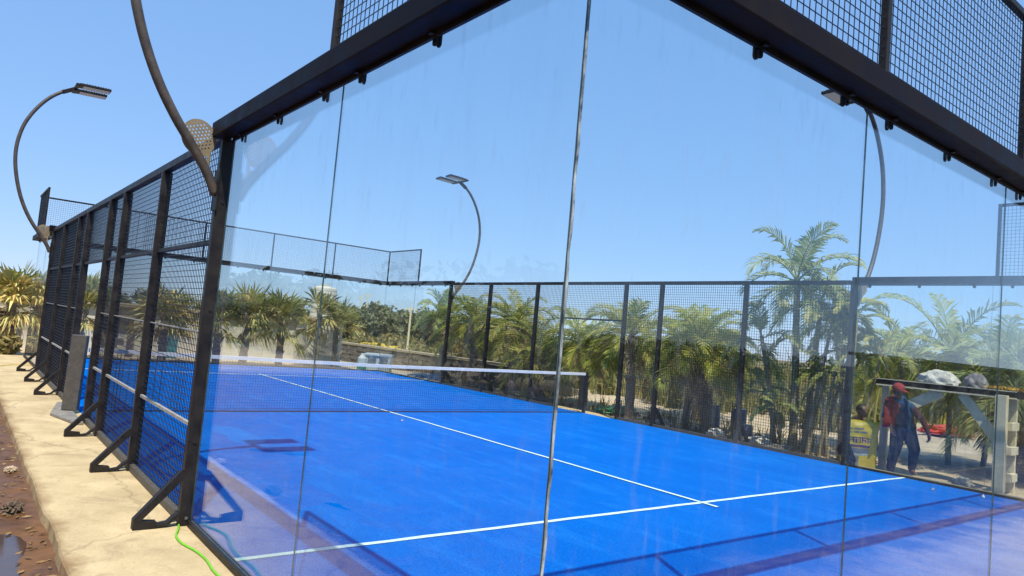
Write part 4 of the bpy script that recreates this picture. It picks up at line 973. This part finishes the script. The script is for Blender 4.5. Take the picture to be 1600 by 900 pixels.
# ------------------------------------------------------------------ people
def person(loc, rz, caps, balls, mats, label, extra):
    """body blended from tapered limbs into one continuous skin"""
    root = empty('person', loc, rz, label, 'person')
    b = MB()
    for p, r0, q, r1, mi in caps:
        p, q = Vector(p), Vector(q); n = 4
        b.tube([p.lerp(q, i / n) for i in range(n + 1)], [r0 + (r1 - r0) * i / n for i in range(n + 1)], 12); b.ico(p, r0, 2); b.ico(q, r1, 2)
    for c, sc3, mi in balls: b.ico(c, 1, 2, sc3)
    tmp = b.build('body_tmp', M['skin'], origin=(0, 0, 0))
    rm = tmp.modifiers.new('remesh', 'REMESH'); rm.mode = 'VOXEL'; rm.voxel_size = .0075
    sm = tmp.modifiers.new('smooth', 'SMOOTH'); sm.factor = .5; sm.iterations = 3
    bpy.context.view_layer.update()
    me = bpy.data.meshes.new_from_object(tmp.evaluated_get(bpy.context.evaluated_depsgraph_get())); bpy.data.objects.remove(tmp)
    me.materials.clear()
    for mt in mats: me.materials.append(mt)
    C_ = [(Vector(p), r0, Vector(q), r1, mi) for p, r0, q, r1, mi in caps]
    idx = []
    for f in me.polygons:
        c = f.center; best = (9, 0)
        for p, r0, q, r1, mi in C_:
            d = q - p; u = min(1, max(0, (c - p).dot(d) / max(1e-9, d.length_squared))); v = (c - p - d * u).length - (r0 + (r1 - r0) * u)
            if v < best[0]: best = (v, mi)
        for q, sc3, mi in balls:
            v = (Vector(((c.x - q[0]) / sc3[0], (c.y - q[1]) / sc3[1], (c.z - q[2]) / sc3[2])).length - 1) * min(sc3)
            if v < best[0]: best = (v, mi)
        idx.append(best[1])
    me.polygons.foreach_set('material_index', idx); me.polygons.foreach_set('use_smooth', [True] * len(me.polygons)); me.update()
    o = bpy.data.objects.new('body', me); col.objects.link(o); o.parent = root
    extra(root)
    return root
def hand(caps, wrist, d, nrm, mi):
    """palm, four unequal bent fingers and a thumb from the side of the palm"""
    w_ = Vector(wrist); d = Vector(d).normalized(); nrm = Vector(nrm).normalized(); sd = d.cross(nrm).normalized()
    for k, off in enumerate((-.027, -.009, .009, .027)):
        k0 = w_ + d * .085 + sd * off; caps.append((w_ + sd * off * .5, .017, k0, .0125, mi))
        l = (.062, .072, .068, .052)[k]; m_ = k0 + d * l * .55 + nrm * .012; caps.append((k0, .0105, m_, .0095, mi)); caps.append((m_, .0095, m_ + d * l * .35 + nrm * .034, .008, mi))
    t0 = w_ + d * .03 - sd * .03; t1 = t0 + d * .035 - sd * .03 + nrm * .012; caps.append((w_ + d * .02 - sd * .012, .016, t0, .013, mi)); caps.append((t0, .013, t1, .011, mi)); caps.append((t1, .011, t1 + d * .03 + nrm * .012, .009, mi))
# local frame: x to the right as seen from the camera, y away from it
SK, SH, TR, MR = 0, 1, 2, 3
caps = []
caps += [((.03, .02, .74), .125, (-.07, -.10, .43), .095, TR), ((-.07, -.10, .43), .092, (-.06, .04, .09), .066, TR), ((-.06, .06, .045), .038, (-.12, -.14, .03), .03, SK)]
caps += [((.20, .05, .74), .125, (.27, -.05, .43), .09, TR), ((.27, -.05, .43), .086, (.33, .10, .09), .06, TR), ((.33, .11, .045), .038, (.29, -.09, .03), .03, SK)]
caps += [((.04, .03, .77), .135, (.20, .05, .77), .135, TR), ((.12, .04, .80), .165, (.05, -.03, 1.0), .17, SH), ((.05, -.03, 1.0), .175, (-.07, -.14, 1.17), .145, SH), ((-.07, -.14, 1.17), .10, (-.12, -.21, 1.26), .058, SH), ((-.12, -.21, 1.25), .052, (-.16, -.27, 1.33), .05, SK)]
caps += [((-.07, -.14, 1.16), .085, (-.24, -.12, 1.13), .068, SH), ((-.24, -.12, 1.13), .06, (-.36, -.26, .94), .046, SH), ((-.36, -.26, .94), .042, (-.33, -.40, .80), .03, SK)]
caps += [((-.05, -.14, 1.16), .085, (.11, -.17, 1.12), .07, SH), ((.11, -.17, 1.12), .066, (.29, -.20, .93), .056, MR), ((.29, -.20, .93), .05, (.33, -.32, .73), .034, MR)]
hand(caps, (-.33, -.40, .80), (.05, -.3, -.95), (.4, -.6, 0), SK); hand(caps, (.33, -.32, .73), (.05, -.25, -.95), (-.7, 0, 0), SK)
hc = Vector((-.185, -.315, 1.385))
balls = [((hc.x, hc.y, hc.z), (.078, .092, .105), SK), ((hc.x - .035, hc.y - .085, hc.z - .03), (.016, .022, .02), SK), ((hc.x - .02, hc.y - .06, hc.z - .07), (.045, .04, .035), SK), ((hc.x - .075, hc.y + .02, hc.z - .01), (.012, .022, .032), SK), ((hc.x + .077, hc.y - .005, hc.z - .01), (.012, .022, .032), SK)]
def extra1(root):
    b = MB(); b.ico((hc.x, hc.y + .008, hc.z + .02), 1, 3, (.093, .105, .10)); b.v = [(x, y, max(z, hc.z + .015 + .25 * (y - hc.y))) for x, y, z in b.v]; cp = b.build('cap', M['red_cloth'], root, origin=(0, 0, 0), smooth=True)
    v = MB(); n = 10
    for i in range(n + 1):
        a = R(200 + 110 * i / n); v.v += [(hc.x + .09 * math.cos(a), hc.y + .10 * math.sin(a), hc.z + .012), (hc.x + .155 * math.cos(a) - .01, hc.y + .175 * math.sin(a), hc.z - .02), (hc.x + .155 * math.cos(a) - .01, hc.y + .175 * math.sin(a), hc.z - .028), (hc.x + .09 * math.cos(a), hc.y + .10 * math.sin(a), hc.z + .004)]
    for i in range(n):
        for a in range(4): v.face([4*i + a, 4*i + (a+1) % 4, 4*i + 4 + (a+1) % 4, 4*i + 4 + a])
    v.build('cap_peak', M['red_cloth'], cp, origin=(0, 0, 0))
    for sx in (-1, 1):
        e = MB(); e.ico((hc.x - .028 + sx * .03, hc.y - .083, hc.z), .010, 2); e.build('eye', M['dark'], root, origin=(0, 0, 0), smooth=True)
    mo = MB(); mo.ico((hc.x - .03, hc.y - .098, hc.z - .068), 1, 2, (.022, .006, .006)); mo.build('mouth', M['maroon'], root, origin=(0, 0, 0))
    hr = MB(); hr.ico((hc.x, hc.y + .022, hc.z - .005), 1, 3, (.083, .085, .09)); hr.build('hair', M['hair'], root, origin=(0, 0, 0), smooth=True)
    # scarf thrown over the left shoulder, hanging in front
    s_ = MB(); path = [(.03, .0, 1.22), (-.07, .0, 1.29), (-.16, -.10, 1.265), (-.23, -.25, 1.20), (-.29, -.335, 1.09), (-.33, -.375, .98), (-.36, -.40, .88), (-.375, -.41, .78)]
    wd = [.08, .13, .17, .18, .16, .13, .12, .12]; nw = 8
    for i, (p, w2) in enumerate(zip(path, wd)):
        for off in (.0, .012):
            for j in range(nw + 1):
                f = j / nw * 2 - 1; s_.v.append((p[0] + f * w2 * .95, p[1] + f * w2 * .30 - off - .012 * math.sin(f * 7 + i), p[2] - .05 * f * f * (i < 4) + off * .5))
    row = 2 * (nw + 1)
    for i in range(len(path) - 1):
        for j in range(nw):
            a = i * row + j; s_.face([a, a + 1, a + row + 1, a + row]); a += nw + 1; s_.face([a, a + row, a + row + 1, a + 1])
        for j in (0, nw):
            a = i * row + j; s_.face([a, a + row, a + row + nw + 1, a + nw + 1])
    for i in (0, len(path) - 1):
        for j in range(nw):
            a = i * row + j; s_.face([a, a + 1, a + nw + 2, a + nw + 1])
    s_.build('scarf', M['red_cloth'], root, origin=(0, 0, 0), smooth=True)
person((10.98, 3.62, -.09), R(-38), caps, balls, [M['skin'], M['shirt_blue'], M['trouser'], M['maroon']], 'person in a red cap and blue shirt stooping by the yellow sack', extra1)
# squatting companion behind the sack
caps = []
caps += [((-.10, .05, .28), .11, (-.17, -.22, .48), .075, TR), ((-.17, -.22, .48), .068, (-.16, -.10, .08), .048, TR), ((-.16, -.08, .045), .036, (-.18, -.27, .03), .03, SK)]
caps += [((.10, .05, .28), .11, (.17, -.22, .48), .075, TR), ((.17, -.22, .48), .068, (.16, -.10, .08), .048, TR), ((.16, -.08, .045), .036, (.18, -.27, .03), .03, SK)]
caps += [((-.07, .06, .30), .12, (.07, .06, .30), .12, TR), ((0, .05, .36), .135, (0, -.06, .60), .14, SH), ((0, -.06, .60), .14, (0, -.12, .76), .12, SH), ((0, -.12, .76), .09, (0, -.15, .83), .055, SH), ((0, -.15, .82), .05, (0, -.18, .91), .05, SK)]
for sx in (-1, 1):
    caps += [((0, -.11, .76), .085, (sx * .18, -.11, .73), .066, SH), ((sx * .18, -.11, .73), .06, (sx * .24, -.28, .54), .046, SH), ((sx * .24, -.28, .54), .042, (sx * .12, -.43, .46), .03, SK)]
    hand(caps, (sx * .12, -.43, .46), (-sx * .5, -.4, -.6), (0, .5, -.6), SK)
h2 = Vector((0, -.21, .985))
balls2 = [((h2.x, h2.y, h2.z), (.076, .092, .105), SK), ((h2.x, h2.y - .093, h2.z - .025), (.015, .02, .02), SK), ((h2.x, h2.y - .055, h2.z - .07), (.045, .04, .035), SK), ((h2.x - .077, h2.y + .01, h2.z - .01), (.012, .022, .032), SK), ((h2.x + .077, h2.y + .01, h2.z - .01), (.012, .022, .032), SK)]
def extra2(root):
    b = MB(); b.ico((h2.x, h2.y + .022, h2.z + .022), 1, 3, (.085, .09, .095)); b.build('hair', M['hair'], root, origin=(0, 0, 0), smooth=True)
    for sx in (-1, 1):
        e = MB(); e.ico((sx * .03, h2.y - .083, h2.z + .002), .010, 2); e.build('eye', M['dark'], root, origin=(0, 0, 0), smooth=True)
    mo = MB(); mo.ico((0, h2.y - .098, h2.z - .065), 1, 2, (.022, .006, .006)); mo.build('mouth', M['maroon'], root, origin=(0, 0, 0))
person((10.78, 4.28, -.11), R(-20), caps, balls2, [M['skin'], M['orange_cloth'], M['trouser'], M['maroon']], 'person in an orange shirt squatting left of the yellow sack by the fence post', extra2)

# ------------------------------------------------------------------ small things near the camera
h = MB(); P_ = [(-.05, 3.95, .02), (-.075, 3.86, .012), (-.12, 3.72, .009), (-.125, 3.55, .009), (-.085, 3.35, .009), (-.07, 3.15, .009), (-.085, 2.9, .009), (-.07, 2.6, .009), (-.1, 2.2, .009), (-.12, 1.6, .009), (-.2, .9, .009)]
pp = []
for i in range(len(P_) - 1):
    p0, p1, p2, p3 = [Vector(P_[min(max(i + d, 0), len(P_) - 1)]) for d in (-1, 0, 1, 2)]
    for q in range(6):
        u = q / 6; pp.append(.5 * ((2 * p1) + (p2 - p0) * u + (2*p0 - 5*p1 + 4*p2 - p3) * u*u + (3*p1 - p0 - 3*p2 + p3) * u**3))
h.tube(pp, .0075, 8); tag(h.build('cable', M['green_hose'], smooth=True), 'bright green cable on the concrete at the nearest fence post', 'cable')
h = MB(); h.tube([(-.8 + i * .035, 16.9 - .1 * math.sin(i * .35) + i * .03, .012) for i in range(24)], .008, 6); tag(h.build('rope', M['yellow_rope']), 'thin yellow rope lying across the far end of the concrete path', 'rope')
h = MB(); Mx = Matrix.Translation((-1.85, 7.15, -.03)) @ Matrix.Rotation(.5, 4, 'Z')
h.box((-.35, -.2, -.05), (.35, .2, .0), M=Mx); tag(h.build('board', M['wood'], origin=(-1.85, 7.15, -.11), bevel=.006), 'brown board lying in the mud mirrored in the left glass', 'board')
lt = MB(); rg = random.Random(77)
for k in range(280):
    y = rg.uniform(2.2, 15); x = ex(y) - .03 - abs(rg.gauss(0, .16)); 
    if rg.random() < .06: x = rg.uniform(-2.2, -.9)
    z = gz(x, y) + .012; a = rg.uniform(0, 6.28); l = rg.uniform(.012, .042); wv = l * rg.uniform(.25, .5); tl = rg.uniform(-.012, .016)
    d = Vector((math.cos(a), math.sin(a), 0)); n_ = Vector((-d.y, d.x, 0)); p = Vector((x, y, z))
    lt.poly([p - d * l, p + n_ * wv + Vector((0, 0, tl)), p + d * l + Vector((0, 0, tl * .6)), p - n_ * wv])
tag(lt.build('leaf_litter', M['litter']), 'dry leaves and scraps along the broken edge of the concrete path', 'leaf litter', kind='stuff')
heap('clod', (-1.0, 5.05, -.06), (.07, .09, .06), M['wood'], 'dark brown clod sitting in the mud by the puddle', 'clod', 31, nz=.6)
heap('stone', (-.93, 6.55, -.06), (.05, .07, .03), M['coping'], 'pale broken stone at the concrete edge beside the mud', 'stone', 32, nz=.6)
heap('plastic_scrap', (-.98, 10.3, -.06), (.06, .09, .03), M['teal'], 'scrap of blue plastic in the mud at the far left', 'scrap', 33, nz=.6)
b = MB()
for k, (x, y) in enumerate([(2.6, 11.5), (1.4, 8.1), (9.3, 2.4), (9.6, 1.9), (4.62, 8.9)][2:]):
    leaf_ball(b, (x, y, .03), .02, 5, .03, random.Random(k), .4)
tag(b.build('turf_scraps', M['white_tape']), 'tiny white scraps of tape left on the blue court', 'scraps', kind='stuff')
